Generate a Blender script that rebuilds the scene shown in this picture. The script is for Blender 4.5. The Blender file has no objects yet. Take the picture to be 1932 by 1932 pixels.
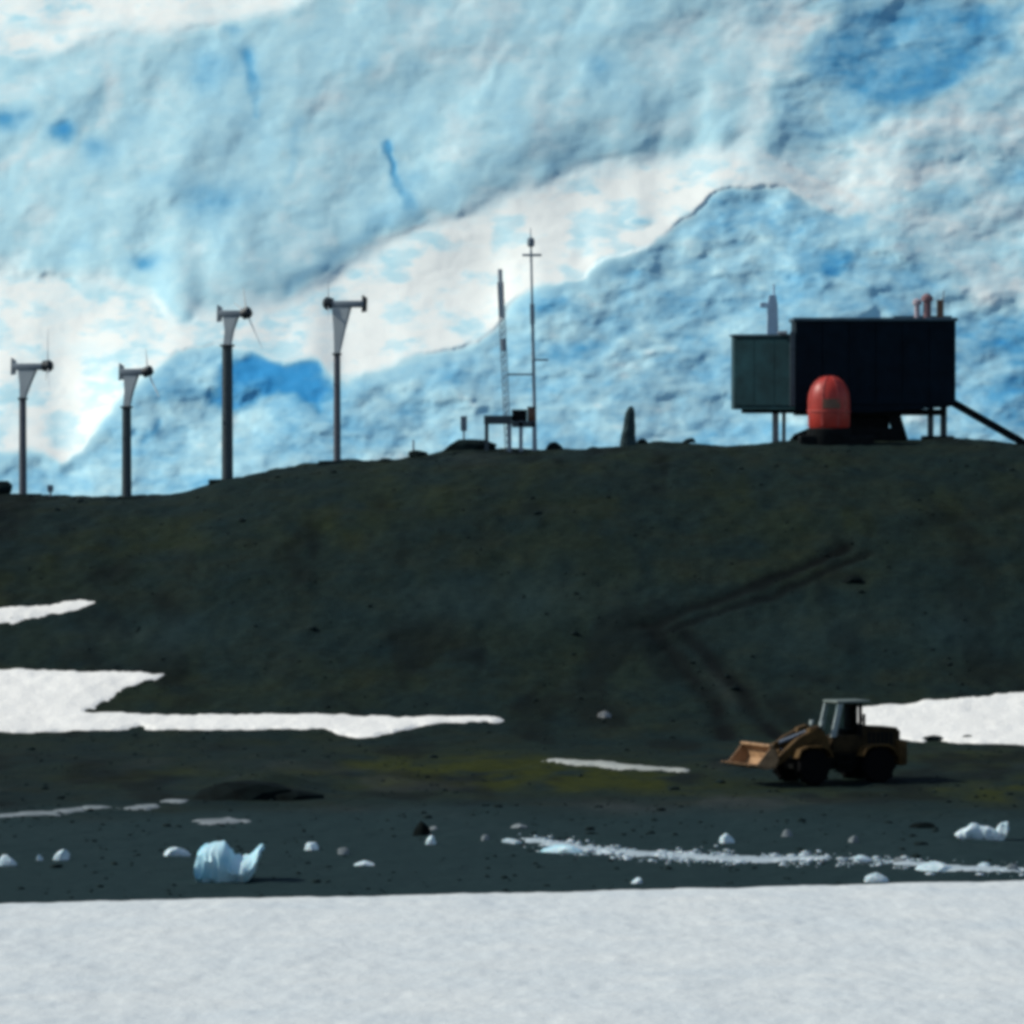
import bpy, bmesh, math, random
import numpy as np
from mathutils import Vector, Matrix

R = math.radians
random.seed(5)
rng = np.random.default_rng(11)
sc = bpy.context.scene
COL = sc.collection

# ------------------------------------------------------------ camera, sky, sun
CAM_H = 15.0
FOC = 11400.0            # focal length in units of 1/1932 of the picture width
HZ = 753.0               # height of the true horizon in the same units
cam_d = bpy.data.cameras.new('camera')
cam_d.sensor_width = 36.0
cam_d.lens = 36.0 * FOC / 1932.0
cam_d.clip_start = 1.0
cam_d.clip_end = 20000.0
cam = bpy.data.objects.new('camera', cam_d)
COL.objects.link(cam)
cam.location = (0, 0, CAM_H)
cam.rotation_euler = (R(90) - math.atan((966 - HZ) / FOC), 0, 0)
sc.camera = cam

SUN_EL, SUN_AZ = 39.0, -84.0
world = bpy.data.worlds.new('World')
sc.world = world
world.use_nodes = True
wn = world.node_tree
sky = wn.nodes.new('ShaderNodeTexSky')
sky.sky_type = 'NISHITA'
sky.sun_disc = False
sky.sun_elevation = R(SUN_EL)
sky.sun_rotation = R(SUN_AZ)
sky.altitude = 0
sky.air_density = 1.0
sky.dust_density = 0.6
wn.links.new(sky.outputs[0], wn.nodes['Background'].inputs[0])
wn.nodes['Background'].inputs[1].default_value = 0.105
sun_d = bpy.data.lights.new('sun', 'SUN')
sun_d.energy = 3.85
sun_d.angle = R(0.5)
sun_d.color = (1.0, 0.97, 0.875)
sun = bpy.data.objects.new('sun', sun_d)
COL.objects.link(sun)
sun.location = (-200, 100, 200)
Ldir = Vector((math.sin(R(SUN_AZ)) * math.cos(R(SUN_EL)), math.cos(R(SUN_AZ)) * math.cos(R(SUN_EL)), math.sin(R(SUN_EL))))
sun.rotation_euler = Ldir.to_track_quat('Z', 'Y').to_euler()

sc.view_settings.view_transform = 'Standard'
sc.view_settings.look = 'None'
sc.view_settings.exposure = 0.0
sc.view_settings.gamma = 1.0
sc.view_settings.use_curve_mapping = False
sc.render.engine = 'CYCLES'
sc.cycles.filter_width = 4.2
sc.cycles.use_denoising = True
sc.cycles.max_bounces = 6


# ------------------------------------------------------------------ helpers
def tag(o, label=None, cat=None, group=None, kind=None):
    if label: o['label'] = label
    if cat: o['category'] = cat
    if group: o['group'] = group
    if kind: o['kind'] = kind
    return o


def empty(name, loc, rz=0.0):
    o = bpy.data.objects.new(name, None)
    COL.objects.link(o)
    o.location = loc
    o.rotation_euler = (0, 0, rz)
    o.empty_display_size = 0.3
    return o


def mesh_obj(name, verts, faces, m, parent=None, smooth=False):
    me = bpy.data.meshes.new(name)
    me.from_pydata([tuple(v) for v in verts], [], faces)
    me.update()
    if smooth:
        me.polygons.foreach_set('use_smooth', [True] * len(me.polygons))
    o = bpy.data.objects.new(name, me)
    COL.objects.link(o)
    if m: me.materials.append(m)
    if parent: o.parent = parent
    return o


def grid_obj(name, P, m, keep=None, smooth=True, attrs=None, parent=None):
    """P is an array (rows, cols, 3); keep an optional mask of the faces."""
    nr, nc = P.shape[:2]
    idx = np.arange(nr * nc).reshape(nr, nc)
    q = np.stack([idx[:-1, :-1], idx[:-1, 1:], idx[1:, 1:], idx[1:, :-1]], -1).reshape(-1, 4)
    V = P.reshape(-1, 3)
    if keep is not None:
        q = q[keep.reshape(-1)]
        used = np.unique(q)
        remap = np.full(nr * nc, -1)
        remap[used] = np.arange(len(used))
        q = remap[q]
        V = V[used]
        if attrs: attrs = {k: a.reshape(-1)[used] for k, a in attrs.items()}
    me = bpy.data.meshes.new(name)
    n, f = len(V), len(q)
    me.vertices.add(n)
    me.vertices.foreach_set('co', V.astype(np.float32).reshape(-1))
    me.loops.add(f * 4)
    me.loops.foreach_set('vertex_index', q.astype(np.int32).reshape(-1))
    me.polygons.add(f)
    me.polygons.foreach_set('loop_start', np.arange(0, f * 4, 4, dtype=np.int32))
    me.polygons.foreach_set('loop_total', np.full(f, 4, dtype=np.int32))
    if smooth: me.polygons.foreach_set('use_smooth', np.ones(f, dtype=bool))
    me.update(calc_edges=True)
    if attrs:
        for k, a in attrs.items():
            at = me.attributes.new(k, 'FLOAT', 'POINT')
            at.data.foreach_set('value', a.astype(np.float32).reshape(-1))
    me.materials.append(m)
    o = bpy.data.objects.new(name, me)
    COL.objects.link(o)
    if parent: o.parent = parent
    return o


class MB:
    """collects simple solids into one mesh"""
    def __init__(self): self.v, self.f = [], []

    def add(self, vs, fs, M=None):
        b = len(self.v)
        self.v += [tuple(M @ Vector(v)) if M else tuple(v) for v in vs]
        self.f += [tuple(b + i for i in f) for f in fs]
        return self

    def box(self, x0, x1, y0, y1, z0, z1, M=None, bev=0.0):
        if bev <= 0:
            vs = [(x0, y0, z0), (x1, y0, z0), (x1, y1, z0), (x0, y1, z0), (x0, y0, z1), (x1, y0, z1), (x1, y1, z1), (x0, y1, z1)]
            fs = [(3, 2, 1, 0), (4, 5, 6, 7), (0, 1, 5, 4), (1, 2, 6, 5), (2, 3, 7, 6), (3, 0, 4, 7)]
            return self.add(vs, fs, M)
        bm = bmesh.new()
        bmesh.ops.create_cube(bm, size=1)
        for v in bm.verts:
            v.co = ((x0 + x1) / 2 + v.co.x * (x1 - x0), (y0 + y1) / 2 + v.co.y * (y1 - y0), (z0 + z1) / 2 + v.co.z * (z1 - z0))
        bmesh.ops.bevel(bm, geom=bm.edges[:], offset=bev, segments=2, affect='EDGES', profile=0.5)
        return self.frombm(bm, M)

    def frombm(self, bm, M=None):
        bm.verts.index_update()
        vs = [v.co.copy() for v in bm.verts]
        fs = [tuple(v.index for v in f.verts) for f in bm.faces]
        bm.free()
        return self.add(vs, fs, M)

    def tube(self, a, b, r0, r1=None, n=10, M=None):
        r1 = r0 if r1 is None else r1
        a, b = Vector(a), Vector(b)
        q = (b - a).to_track_quat('Z', 'Y')
        vs = []
        for c, r in ((a, r0), (b, r1)):
            for i in range(n):
                t = 2 * math.pi * i / n
                vs.append(c + q @ Vector((r * math.cos(t), r * math.sin(t), 0)))
        fs = [(i, (i + 1) % n, n + (i + 1) % n, n + i) for i in range(n)]
        fs += [tuple(range(n - 1, -1, -1)), tuple(range(n, 2 * n))]
        return self.add(vs, fs, M)

    def prism(self, poly, y0, y1, M=None):
        """polygon in x,z extruded along y"""
        n = len(poly)
        vs = [(p[0], y0, p[1]) for p in poly] + [(p[0], y1, p[1]) for p in poly]
        fs = [(i, (i + 1) % n, n + (i + 1) % n, n + i) for i in range(n)]
        fs += [tuple(range(n - 1, -1, -1)), tuple(range(n, 2 * n))]
        return self.add(vs, fs, M)

    def plan(self, poly, z0, z1, M=None):
        n = len(poly)
        vs = [(p[0], p[1], z0) for p in poly] + [(p[0], p[1], z1) for p in poly]
        fs = [(i, (i + 1) % n, n + (i + 1) % n, n + i) for i in range(n)]
        fs += [tuple(range(n - 1, -1, -1)), tuple(range(n, 2 * n))]
        return self.add(vs, fs, M)

    def lathe(self, prof, n=32, M=None, axis='Z'):
        """prof: (radius, height) list"""
        vs, k = [], len(prof)
        for (r, h) in prof:
            for i in range(n):
                t = 2 * math.pi * i / n
                c, s = r * math.cos(t), r * math.sin(t)
                vs.append((c, s, h) if axis == 'Z' else (c, h, s))
        fs = []
        for j in range(k - 1):
            for i in range(n):
                fs.append((j * n + i, j * n + (i + 1) % n, (j + 1) * n + (i + 1) % n, (j + 1) * n + i))
        fs.append(tuple(range(n - 1, -1, -1)))
        fs.append(tuple(range((k - 1) * n, k * n)))
        return self.add(vs, fs, M)

    def build(self, name, m, parent=None, smooth=False):
        me = bpy.data.meshes.new(name)
        me.from_pydata(self.v, [], self.f)
        bm = bmesh.new()
        bm.from_mesh(me)
        bmesh.ops.recalc_face_normals(bm, faces=bm.faces[:])
        if smooth:
            for e in bm.edges:
                e.smooth = not (len(e.link_faces) == 2 and e.calc_face_angle(0) > R(38))
            for f in bm.faces: f.smooth = True
        bm.to_mesh(me)
        bm.free()
        me.materials.append(m)
        o = bpy.data.objects.new(name, me)
        COL.objects.link(o)
        if parent: o.parent = parent
        return o


# ------------------------------------------------------------------ noise
_T = np.random.default_rng(3).random((256, 256))


def vnoise(x, y, seed=0):
    x = np.asarray(x, float) + seed * 17.31
    y = np.asarray(y, float) + seed * 9.77
    xi, yi = np.floor(x).astype(int), np.floor(y).astype(int)
    fx, fy = x - xi, y - yi
    fx = fx * fx * fx * (fx * (fx * 6 - 15) + 10)
    fy = fy * fy * fy * (fy * (fy * 6 - 15) + 10)
    a, b = _T[xi & 255, yi & 255], _T[(xi + 1) & 255, yi & 255]
    c, d = _T[xi & 255, (yi + 1) & 255], _T[(xi + 1) & 255, (yi + 1) & 255]
    return (a * (1 - fx) + b * fx) * (1 - fy) + (c * (1 - fx) + d * fx) * fy * 1.0


def fbm(x, y, oct=4, seed=0, gain=0.5, ridge=False):
    s, amp, tot = 0, 1.0, 0.0
    c, sn = math.cos(0.6), math.sin(0.6)
    x, y = np.asarray(x, float), np.asarray(y, float)
    for i in range(oct):
        n = vnoise(x, y, seed + i)
        if ridge: n = 1 - np.abs(2 * n - 1)
        s = s + amp * (n - 0.5) * 2
        tot += amp
        amp *= gain
        x, y = (x * c - y * sn) * 2.03, (x * sn + y * c) * 2.03
    return s / tot


def sstep(a, b, x):
    t = np.clip((np.asarray(x, float) - a) / (b - a), 0, 1)
    return t * t * (3 - 2 * t)


def seg_dist(px, py, pts, closed=False):
    d = np.full(np.shape(px), 1e9)
    n = len(pts)
    for i in range(n if closed else n - 1):
        (x0, y0), (x1, y1) = pts[i], pts[(i + 1) % n]
        dx, dy = x1 - x0, y1 - y0
        t = np.clip(((px - x0) * dx + (py - y0) * dy) / (dx * dx + dy * dy + 1e-9), 0, 1)
        d = np.minimum(d, np.hypot(px - x0 - t * dx, py - y0 - t * dy))
    return d


def poly_sdf(px, py, pts):
    """positive inside"""
    ins = np.zeros(np.shape(px), bool)
    n = len(pts)
    for i in range(n):
        (x0, y0), (x1, y1) = pts[i], pts[(i + 1) % n]
        if y0 == y1: continue
        c = ((y0 > py) != (y1 > py)) & (px < (x1 - x0) * (py - y0) / (y1 - y0) + x0)
        ins ^= c
    d = seg_dist(px, py, pts, True)
    return np.where(ins, d, -d)


def ell(px, py, cx, cy, rx, ry, ang=0.0):
    """soft elliptical spot, 1 in the centre"""
    c, s = math.cos(R(ang)), math.sin(R(ang))
    dx, dy = px - cx, py - cy
    u, v = (dx * c + dy * s) / rx, (-dx * s + dy * c) / ry
    return np.exp(-(u * u + v * v))


# ------------------------------------------------------------------ materials
class Mat:
    def __init__(self, name):
        self.m = bpy.data.materials.new(name)
        self.m.use_nodes = True
        self.t = self.m.node_tree
        self.b = self.t.nodes['Principled BSDF']

    def n(self, kind, **kw):
        nd = self.t.nodes.new(kind)
        for k, v in kw.items(): setattr(nd, k, v)
        return nd

    def l(self, a, b): self.t.links.new(a, b)

    def noise(self, scale, detail=4, rough=0.55, stretch=(1, 1, 1)):
        tc = self.n('ShaderNodeTexCoord')
        mp = self.n('ShaderNodeMapping')
        mp.inputs['Scale'].default_value = stretch
        self.l(tc.outputs['Object'], mp.inputs[0])
        nz = self.n('ShaderNodeTexNoise')
        nz.inputs['Scale'].default_value = scale
        nz.inputs['Detail'].default_value = detail
        nz.inputs['Roughness'].default_value = rough
        self.l(mp.outputs[0], nz.inputs['Vector'])
        return nz.outputs['Fac']

    def ramp(self, fac, stops):
        r = self.n('ShaderNodeValToRGB')
        e = r.color_ramp.elements
        while len(e) < len(stops): e.new(0.5)
        for el, (p, c) in zip(e, stops):
            el.position = p
            el.color = (*c, 1)
        self.l(fac, r.inputs[0])
        return r.outputs[0]

    def mix(self, fac, a, b, mode='MIX'):
        mx = self.n('ShaderNodeMix', data_type='RGBA', blend_type=mode)
        for s, v in ((0, fac), (6, a), (7, b)):
            if hasattr(v, 'node'): self.l(v, mx.inputs[s])
            elif s == 0: mx.inputs[0].default_value = v
            else: mx.inputs[s].default_value = (*v, 1)
        return mx.outputs[2]

    def attr(self, name):
        a = self.n('ShaderNodeAttribute', attribute_name=name)
        return a.outputs['Fac']

    def bump(self, h, strength, dist):
        b = self.n('ShaderNodeBump')
        b.inputs['Strength'].default_value = strength
        b.inputs['Distance'].default_value = dist
        self.l(h, b.inputs['Height'])
        self.l(b.outputs[0], self.b.inputs['Normal'])


def plain(name, c, rough=0.6, metal=0.0, var=0.25, scale=6.0, spec=0.4):
    M = Mat(name)
    f = M.noise(scale, 5, 0.6)
    lo = tuple(x * (1 - var) for x in c)
    hi = tuple(min(1, x * (1 + var)) for x in c)
    M.l(M.ramp(f, [(0.3, lo), (0.7, hi)]), M.b.inputs['Base Color'])
    M.b.inputs['Roughness'].default_value = rough
    M.b.inputs['Metallic'].default_value = metal
    M.b.inputs['Specular IOR Level'].default_value = spec
    return M.m


m_navy = plain('navy painted cladding', (0.0025, 0.0085, 0.0155), 0.6, 0, 0.35, 1.3, 0.06)
m_navyedge = plain('navy roof trim', (0.03, 0.07, 0.10), 0.5, 0, 0.3, 2)
m_teal = plain('dull teal cladding', (0.010, 0.042, 0.050), 0.6, 0, 0.45, 0.7, 0.15)
m_trim = plain('weathered trim', (0.05, 0.075, 0.09), 0.7)
m_black = plain('black timber and steel', (0.005, 0.007, 0.008), 0.8, 0, 0.4, 6, 0.1)
m_steel = plain('galvanised steel', (0.22, 0.25, 0.28), 0.5, 0.3)
m_pole = plain('dark green grey pole paint', (0.035, 0.055, 0.065), 0.55)
m_polegrey = plain('grey brown pole', (0.10, 0.11, 0.13), 0.6)
m_pale = plain('pale grey painted metal', (0.40, 0.45, 0.47), 0.5, 0, 0.08, 1.5)
m_nac = plain('slate grey casing', (0.15, 0.19, 0.225), 0.5, 0, 0.1, 1.5)
m_hub = plain('black rotor hub', (0.014, 0.022, 0.028), 0.5)
m_sleeve = plain('pale antenna sleeve', (.38, .44, .48), .6, 0, .1, 1.5)
m_blade = plain('off white blade', (0.72, 0.75, 0.75), 0.5, 0, .05, 1)
m_mast = plain('dull grey mast', (0.22, 0.28, 0.33), 0.55, 0, .1, 1.5)
m_red = plain('red gelcoat', (0.36, 0.030, 0.020), 0.45, 0, 0.15, 3, .35)
m_redlip = plain('faded red rib', (0.38, 0.05, 0.04), 0.5, 0, 0.2, 3)
m_brown = plain('brown tinted window', (0.10, 0.045, 0.025), 0.3)
m_rust = plain('faded red brown vent', (0.20, 0.11, 0.12), 0.65)
m_yellow = plain('worn ochre machine paint', (0.066, 0.037, 0.011), 0.7, 0, 0.55, 2.0, 0.15)
m_bucket = plain('tan worn bucket', (0.30, 0.18, 0.095), 0.65, 0, 0.45, 3, .2)
m_tyre = plain('black tyre rubber', (0.0035, 0.0035, 0.004), 0.9, 0, 0.3, 8, 0.08)
m_umber = plain('dirty umber machine paint', (0.026, 0.017, 0.007), 0.75, 0, 0.55, 2.2, 0.12)
m_rim = plain('grey wheel rim', (0.016, 0.015, 0.014), 0.7, 0, .3, 4, .1)
m_cab = plain('pale grey cab metal', (0.26, 0.31, 0.31), 0.55)
m_cabroof = plain('dull green grey cab roof', (0.12, 0.15, 0.135), 0.7, 0, .3, 3)
m_dark = plain('dark machine frame', (0.004, 0.0045, 0.0045), 0.75, 0, 0.3, 4, 0.1)
m_rock = plain('dark basalt', (0.008, 0.016, 0.016), 0.85, 0, 0.5, 2.5, 0.06)
m_rockblack = plain('black wet rock', (0.003, 0.0065, 0.0065), 0.85, 0, 0.5, 1.5, 0.05)
m_rockpale = plain('pale stone', (0.22, 0.23, 0.23), 0.85, 0, 0.3, 4, 0.2)


def make_glass():
    M = Mat('cab glass')
    M.b.inputs['Base Color'].default_value = (0.75, 0.85, 0.85, 1)
    M.b.inputs['Roughness'].default_value = 0.03
    M.b.inputs['Transmission Weight'].default_value = 1.0
    M.b.inputs['IOR'].default_value = 1.02
    return M.m


m_glass = make_glass()


def make_ground():
    M = Mat('dark gravel and moss')
    n1 = M.noise(0.35, 6, 0.62)
    n2 = M.noise(2.2, 6, 0.65)
    n3 = M.noise(9.0, 4, 0.7)
    base = M.ramp(n1, [(0.32, (0.0052, 0.0150, 0.0160)), (0.5, (0.0080, 0.0175, 0.0155)), (0.68, (0.0120, 0.0190, 0.0135))])
    grain = M.ramp(n2, [(0.25, (0.65, 0.65, 0.65)), (0.5, (1, 1, 1)), (0.78, (1.35, 1.32, 1.3))])
    c = M.mix(1.0, base, grain, 'MULTIPLY')
    g3 = M.ramp(n3, [(0.3, (0.5, 0.5, 0.5)), (0.7, (1.5, 1.5, 1.5))])
    c = M.mix(1.0, c, g3, 'MULTIPLY')
    mossc = M.ramp(n2, [(0.3, (0.015, 0.022, 0.004)), (0.7, (0.036, 0.042, 0.006))])
    c = M.mix(M.attr('moss'), c, mossc)
    c = M.mix(M.attr('dark_ground'), c, (0.0025, 0.0045, 0.004))
    silt = M.ramp(n2, [(0.3, (0.024, 0.031, 0.029)), (0.7, (0.042, 0.048, 0.046))])
    c = M.mix(M.attr('silt'), c, silt)
    wet = M.ramp(n2, [(0.3, (0.009, 0.024, 0.026)), (0.7, (0.017, 0.035, 0.037))])
    c = M.mix(M.attr('wet'), c, wet)
    M.l(c, M.b.inputs['Base Color'])
    M.b.inputs['Roughness'].default_value = 0.9
    M.b.inputs['Specular IOR Level'].default_value = 0.06
    mx = M.n('ShaderNodeMath', operation='ADD')
    M.l(n2, mx.inputs[0])
    M.l(n3, mx.inputs[1])
    M.bump(mx.outputs[0], 0.4, 0.15)
    return M.m


def make_snow(name, lo, hi, scale, bump=0.4):
    M = Mat(name)
    n1 = M.noise(scale, 6, 0.6, (0.6, 0.75, 1))
    n2 = M.noise(scale * 7, 5, 0.6, (1, 0.4, 1))
    c = M.ramp(n1, [(0.3, lo), (0.7, hi)])
    g = M.ramp(n2, [(0.3, (0.95, 0.96, 0.97)), (0.7, (1.03, 1.03, 1.02))])
    M.l(M.mix(1.0, c, g, 'MULTIPLY'), M.b.inputs['Base Color'])
    M.b.inputs['Roughness'].default_value = 0.75
    M.b.inputs['Specular IOR Level'].default_value = 0.2
    mx = M.n('ShaderNodeMath', operation='ADD')
    M.l(n1, mx.inputs[0])
    M.l(n2, mx.inputs[1])
    M.bump(mx.outputs[0], bump, 0.2)
    return M.m


def make_glacier():
    M = Mat('glacier ice and snow')
    n1 = M.noise(0.11, 6, 0.6, (1, 1, 1.6))
    n2 = M.noise(0.5, 5, 0.6, (1, 1, 1.8))
    a = M.attr('ice_light_tone')
    s = M.n('ShaderNodeMath', operation='MULTIPLY_ADD')
    M.l(n1, s.inputs[0])
    s.inputs[1].default_value = 0.22
    M.l(a, s.inputs[2])
    s2 = M.n('ShaderNodeMath', operation='MULTIPLY_ADD')
    M.l(n2, s2.inputs[0])
    s2.inputs[1].default_value = 0.16
    M.l(s.outputs[0], s2.inputs[2])
    off = M.n('ShaderNodeMath', operation='SUBTRACT')
    M.l(s2.outputs[0], off.inputs[0])
    off.inputs[1].default_value = 0.19
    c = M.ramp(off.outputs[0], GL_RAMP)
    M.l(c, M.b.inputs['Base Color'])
    M.b.inputs['Roughness'].default_value = 0.7
    M.b.inputs['Specular IOR Level'].default_value = 0.2
    M.bump(n2, 0.15, 0.4)
    return M.m


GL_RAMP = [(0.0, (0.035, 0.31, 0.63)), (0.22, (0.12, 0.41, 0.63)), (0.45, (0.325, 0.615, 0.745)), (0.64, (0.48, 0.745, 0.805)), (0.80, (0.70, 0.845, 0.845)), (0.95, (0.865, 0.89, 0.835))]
m_ground = make_ground()
m_snow_near = make_snow('old grey snow', (0.565, 0.61, 0.615), (0.66, 0.68, 0.655), 0.5, 0.2)
m_snow_patch = make_snow('firm snow patch', (0.82, 0.80, 0.745), (0.89, 0.87, 0.81), 0.8, 0.2)
m_snow_streak = make_snow('thin dirty snow', (0.10, 0.125, 0.13), (0.26, 0.29, 0.30), 1.8, 0.25)
m_slush = make_snow('wet slush', (0.26, 0.33, 0.36), (0.48, 0.55, 0.58), 1.8, 0.25)
m_snow_melt = make_snow('melting snow', (0.26, 0.28, 0.25), (0.46, 0.47, 0.43), 1.8, 0.25)
m_glacier = make_glacier()


def make_ice(name, lo, hi, scale=1.2):
    M = Mat(name)
    f = M.noise(scale, 4, 0.5)
    M.l(M.ramp(f, [(0.35, lo), (0.65, hi)]), M.b.inputs['Base Color'])
    M.b.inputs['Roughness'].default_value = 0.6
    M.b.inputs['Specular IOR Level'].default_value = 0.25
    M.b.inputs['Subsurface Weight'].default_value = 0.25
    M.b.inputs['Subsurface Radius'].default_value = (0.05, 0.15, 0.25)
    return M.m


m_ice_blue = make_ice('blue ice', (0.22, 0.52, 0.64), (0.66, 0.82, 0.84), .9)
m_ice_white = make_ice('white ice', (0.42, 0.56, 0.60), (0.66, 0.75, 0.77), 3)


def make_water():
    M = Mat('cold sea water')
    M.b.inputs['Base Color'].default_value = (0.012, 0.03, 0.035, 1)
    M.b.inputs['Roughness'].default_value = 0.12
    n = M.noise(0.4, 4, 0.55)
    M.bump(n, 0.3, 0.3)
    return M.m


# ------------------------------------------------------------------ the land
def img2x(px, Y): return (px - 966.0) * Y / FOC
def img2z(py, Y): return CAM_H - (py - HZ) * Y / FOC


CREST_Y = 303.0
_cx = [(-1200, 900), (-300, 920), (0, 933), (160, 934), (310, 931), (360, 922), (420, 908), (500, 893), (580, 879), (720, 868), (800, 858), (840, 852), (900, 848), (1000, 846),
       (1080, 845), (1250, 839), (1400, 836), (1500, 834), (1800, 834), (1932, 838), (2300, 862), (3200, 950)]
_CX = np.array([img2x(p, CREST_Y) for p, _ in _cx])
_CZ = np.array([img2z(q, CREST_Y) for _, q in _cx])

TRACKS = [  # wheel ruts on the hillside, in picture units, with half width in metres and depth
    ([(1600, 1030), (1540, 1055), (1470, 1085), (1400, 1112), (1300, 1150), (1200, 1195)], 0.26, 1.0),
    ([(1640, 1040), (1560, 1075), (1480, 1108), (1370, 1150), (1240, 1200)], 0.20, 0.9),
    ([(1220, 1180), (1275, 1232), (1320, 1285), (1355, 1340), (1375, 1395)], 0.30, 0.9),
    ([(1290, 1195), (1345, 1245), (1395, 1300), (1440, 1360), (1470, 1395)], 0.30, 0.85),
    ([(2100, 930), (1932, 950), (1800, 975), (1700, 1000)], 0.5, 0.25),
]


def h_smooth(X, Y):
    X, Y = np.asarray(X, float), np.asarray(Y, float)
    crest = np.interp(X, _CX, _CZ)
    t = np.clip((Y - 256.0) / (CREST_Y - 256.0), 0, 1)
    s = t * t * (3 - 2 * t)
    z = crest * s
    back = np.maximum(Y - CREST_Y, 0)
    fall = np.where(back < 40, 0.0030 * back ** 2, 4.8 + 0.24 * (back - 40))
    z = z - fall
    z = z + 0.25 * sstep(232, 250, Y) * (1 - sstep(256, 275, Y))      # low terrace under the loader
    near = np.clip(1 - Y / 110.0, 0, 1.6)
    z = z + 13.3 * near ** 2
    z = z - 8 * sstep(120, 260, np.abs(X))
    return np.maximum(z, -6)


def h_full(X, Y):
    z = h_smooth(X, Y)
    w = sstep(165, 200, Y)
    hill = sstep(256, 275, Y)
    z = z + w * (0.10 + 0.16 * hill) * fbm(X * 0.25, Y * 0.16, 4, 1)
    z = z + w * (0.05 + 0.05 * hill) * fbm(X * 1.3, Y * 0.9, 3, 5)
    # low hummocks on the beach
    z = z + 0.55 * np.exp(-(((X - img2x(500, 232)) / 1.7) ** 2 + ((Y - 233) / 2.6) ** 2))
    return z


_YS = np.arange(168.0, 320.0, 0.04)


def hit(px, py, f=h_smooth):
    """where the sight line through picture point (px, py) meets the land"""
    X, Z = img2x(px, _YS), img2z(py, _YS)
    g = Z - f(X, _YS)
    k = np.argmax(g <= 0)
    if g[k] > 0: k = len(_YS) - 1
    return float(X[k]), float(_YS[k])


def on_ground(px, py, f=h_smooth):
    x, y = hit(px, py, f)
    return x, y, float(h_full(x, y))


tracks_w = []
for pts, w, d in TRACKS:
    tracks_w.append(([hit(a, b) for a, b in pts], w, d))

# the ground sheet
xs = np.concatenate([np.linspace(-420, -60, 40)[:-1], np.linspace(-60, -34, 40)[:-1], np.arange(-34, 34, 0.17), np.linspace(34, 60, 40), np.linspace(60, 420, 40)[1:]])
ys = np.concatenate([np.linspace(-120, 150, 60)[:-1], np.arange(150, 256, 0.4), np.arange(256, 306, 0.22), np.linspace(306, 350, 60), np.linspace(350, 520, 24)[1:]])
GX, GY = np.meshgrid(xs, ys)
GZ = h_full(GX, GY)
rut = np.zeros_like(GX)
for pts, w, d in tracks_w:
    w = w * 1.6
    dd = seg_dist(GX + 0.25 * fbm(GX * .6, GY * .4, 3, 9), GY + .3 * fbm(GX * .5, GY * .5, 2, 14), pts)
    k = np.exp(-(dd / w) ** 2)
    GZ = GZ - 0.09 * d * k + 0.025 * d * np.exp(-((dd - 2 * w) / w) ** 2)
    rut = np.maximum(rut, d * k)
PX = 966 + GX / np.maximum(GY, 1) * FOC
PY = HZ + (CAM_H - GZ) / np.maximum(GY, 1) * FOC
nz = fbm(GX * 0.22, GY * 0.12, 4, 21)
nz2 = fbm(GX * 0.7, GY * 0.35, 3, 27)
moss = np.zeros_like(GX)
for (cx, cy, rx, ry, an, k) in [(900, 1458, 260, 30, 0, 1.5), (1150, 1475, 190, 18, 2, 1.0), (1900, 1490, 140, 26, 0, .8), (850, 930, 190, 40, -12, .5), (240, 1040, 160, 40, -10, .45),
                                (120, 1090, 120, 35, 0, .45), (620, 1000, 160, 40, -15, .35), (250, 1465, 150, 18, 0, .4), (1830, 1430, 110, 14, 2, .6), (1450, 930, 160, 30, -3, .25),
                                (1250, 1330, 160, 40, 0, .28), (420, 1310, 200, 30, 0, .3), (1500, 1500, 170, 16, 0, .4), (1800, 1010, 150, 30, -12, .35), (1650, 960, 200, 30, -12, .3)]:
    moss = moss + (k if cy > 1400 else .4 * k) * ell(PX, PY, cx, cy, rx, ry, an)
moss = np.clip(moss * (0.75 + 1.2 * nz2) + 0.14 * sstep(0.0, 0.5, nz + .6 * nz2) * sstep(226, 240, GY), 0, 0.95)
dark_ground = np.clip(rut * (1.25 + 0.9 * nz2), 0, 1)
for (cx, cy, rx, ry, an, k) in [(1610, 1090, 26, 9, 0, .8), (1535, 1280, 60, 10, 6, .7), (1640, 1513, 80, 8, -4, .8), (520, 1493, 70, 9, 4, .9), (1620, 1482, 120, 6, 0, .7), (1000, 960, 20, 14, 0, .5),  # darker ground patches, one under the loader, one by the rock hump
                                (720, 955, 20, 18, 0, .5), (410, 1410, 40, 10, 0, .4), (960, 1205, 30, 12, 0, .3), (1180, 1170, 25, 14, 0, .4), (1680, 1560, 26, 7, 0, .6)]:
    dark_ground = np.maximum(dark_ground, k * ell(PX, PY, cx, cy, rx, ry, an) * (0.9 + 0.5 * nz2))
dark_ground = np.maximum(dark_ground, .6 * sstep(.18, .5, fbm(GX * .35, GY * .11, 4, 131)) * sstep(205, 225, GY))
silt = .35 * sstep(.2, .5, fbm(GX * .3, GY * .1, 4, 137)) * (1 - sstep(235, 262, GY))
for (cx, cy, rx, ry, an, k) in [(1180, 1528, 130, 12, 4, .7), (1420, 1515, 160, 12, 0, .45), (700, 1530, 160, 9, 0, .35), (600, 1450, 150, 10, 4, .25), (1365, 1300, 12, 55, -38, .3),
                                (430, 855, 30, 10, 0, .3), (900, 865, 50, 12, 0, .35), (1560, 835, 60, 8, 0, .3)]:
    silt = silt + k * ell(PX, PY, cx, cy, rx, ry, an) * (0.9 + 0.6 * nz2)
wet = 0.9 * (1 - sstep(212, 226, GY + 6 * nz)) * sstep(150, 165, GY)
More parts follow.
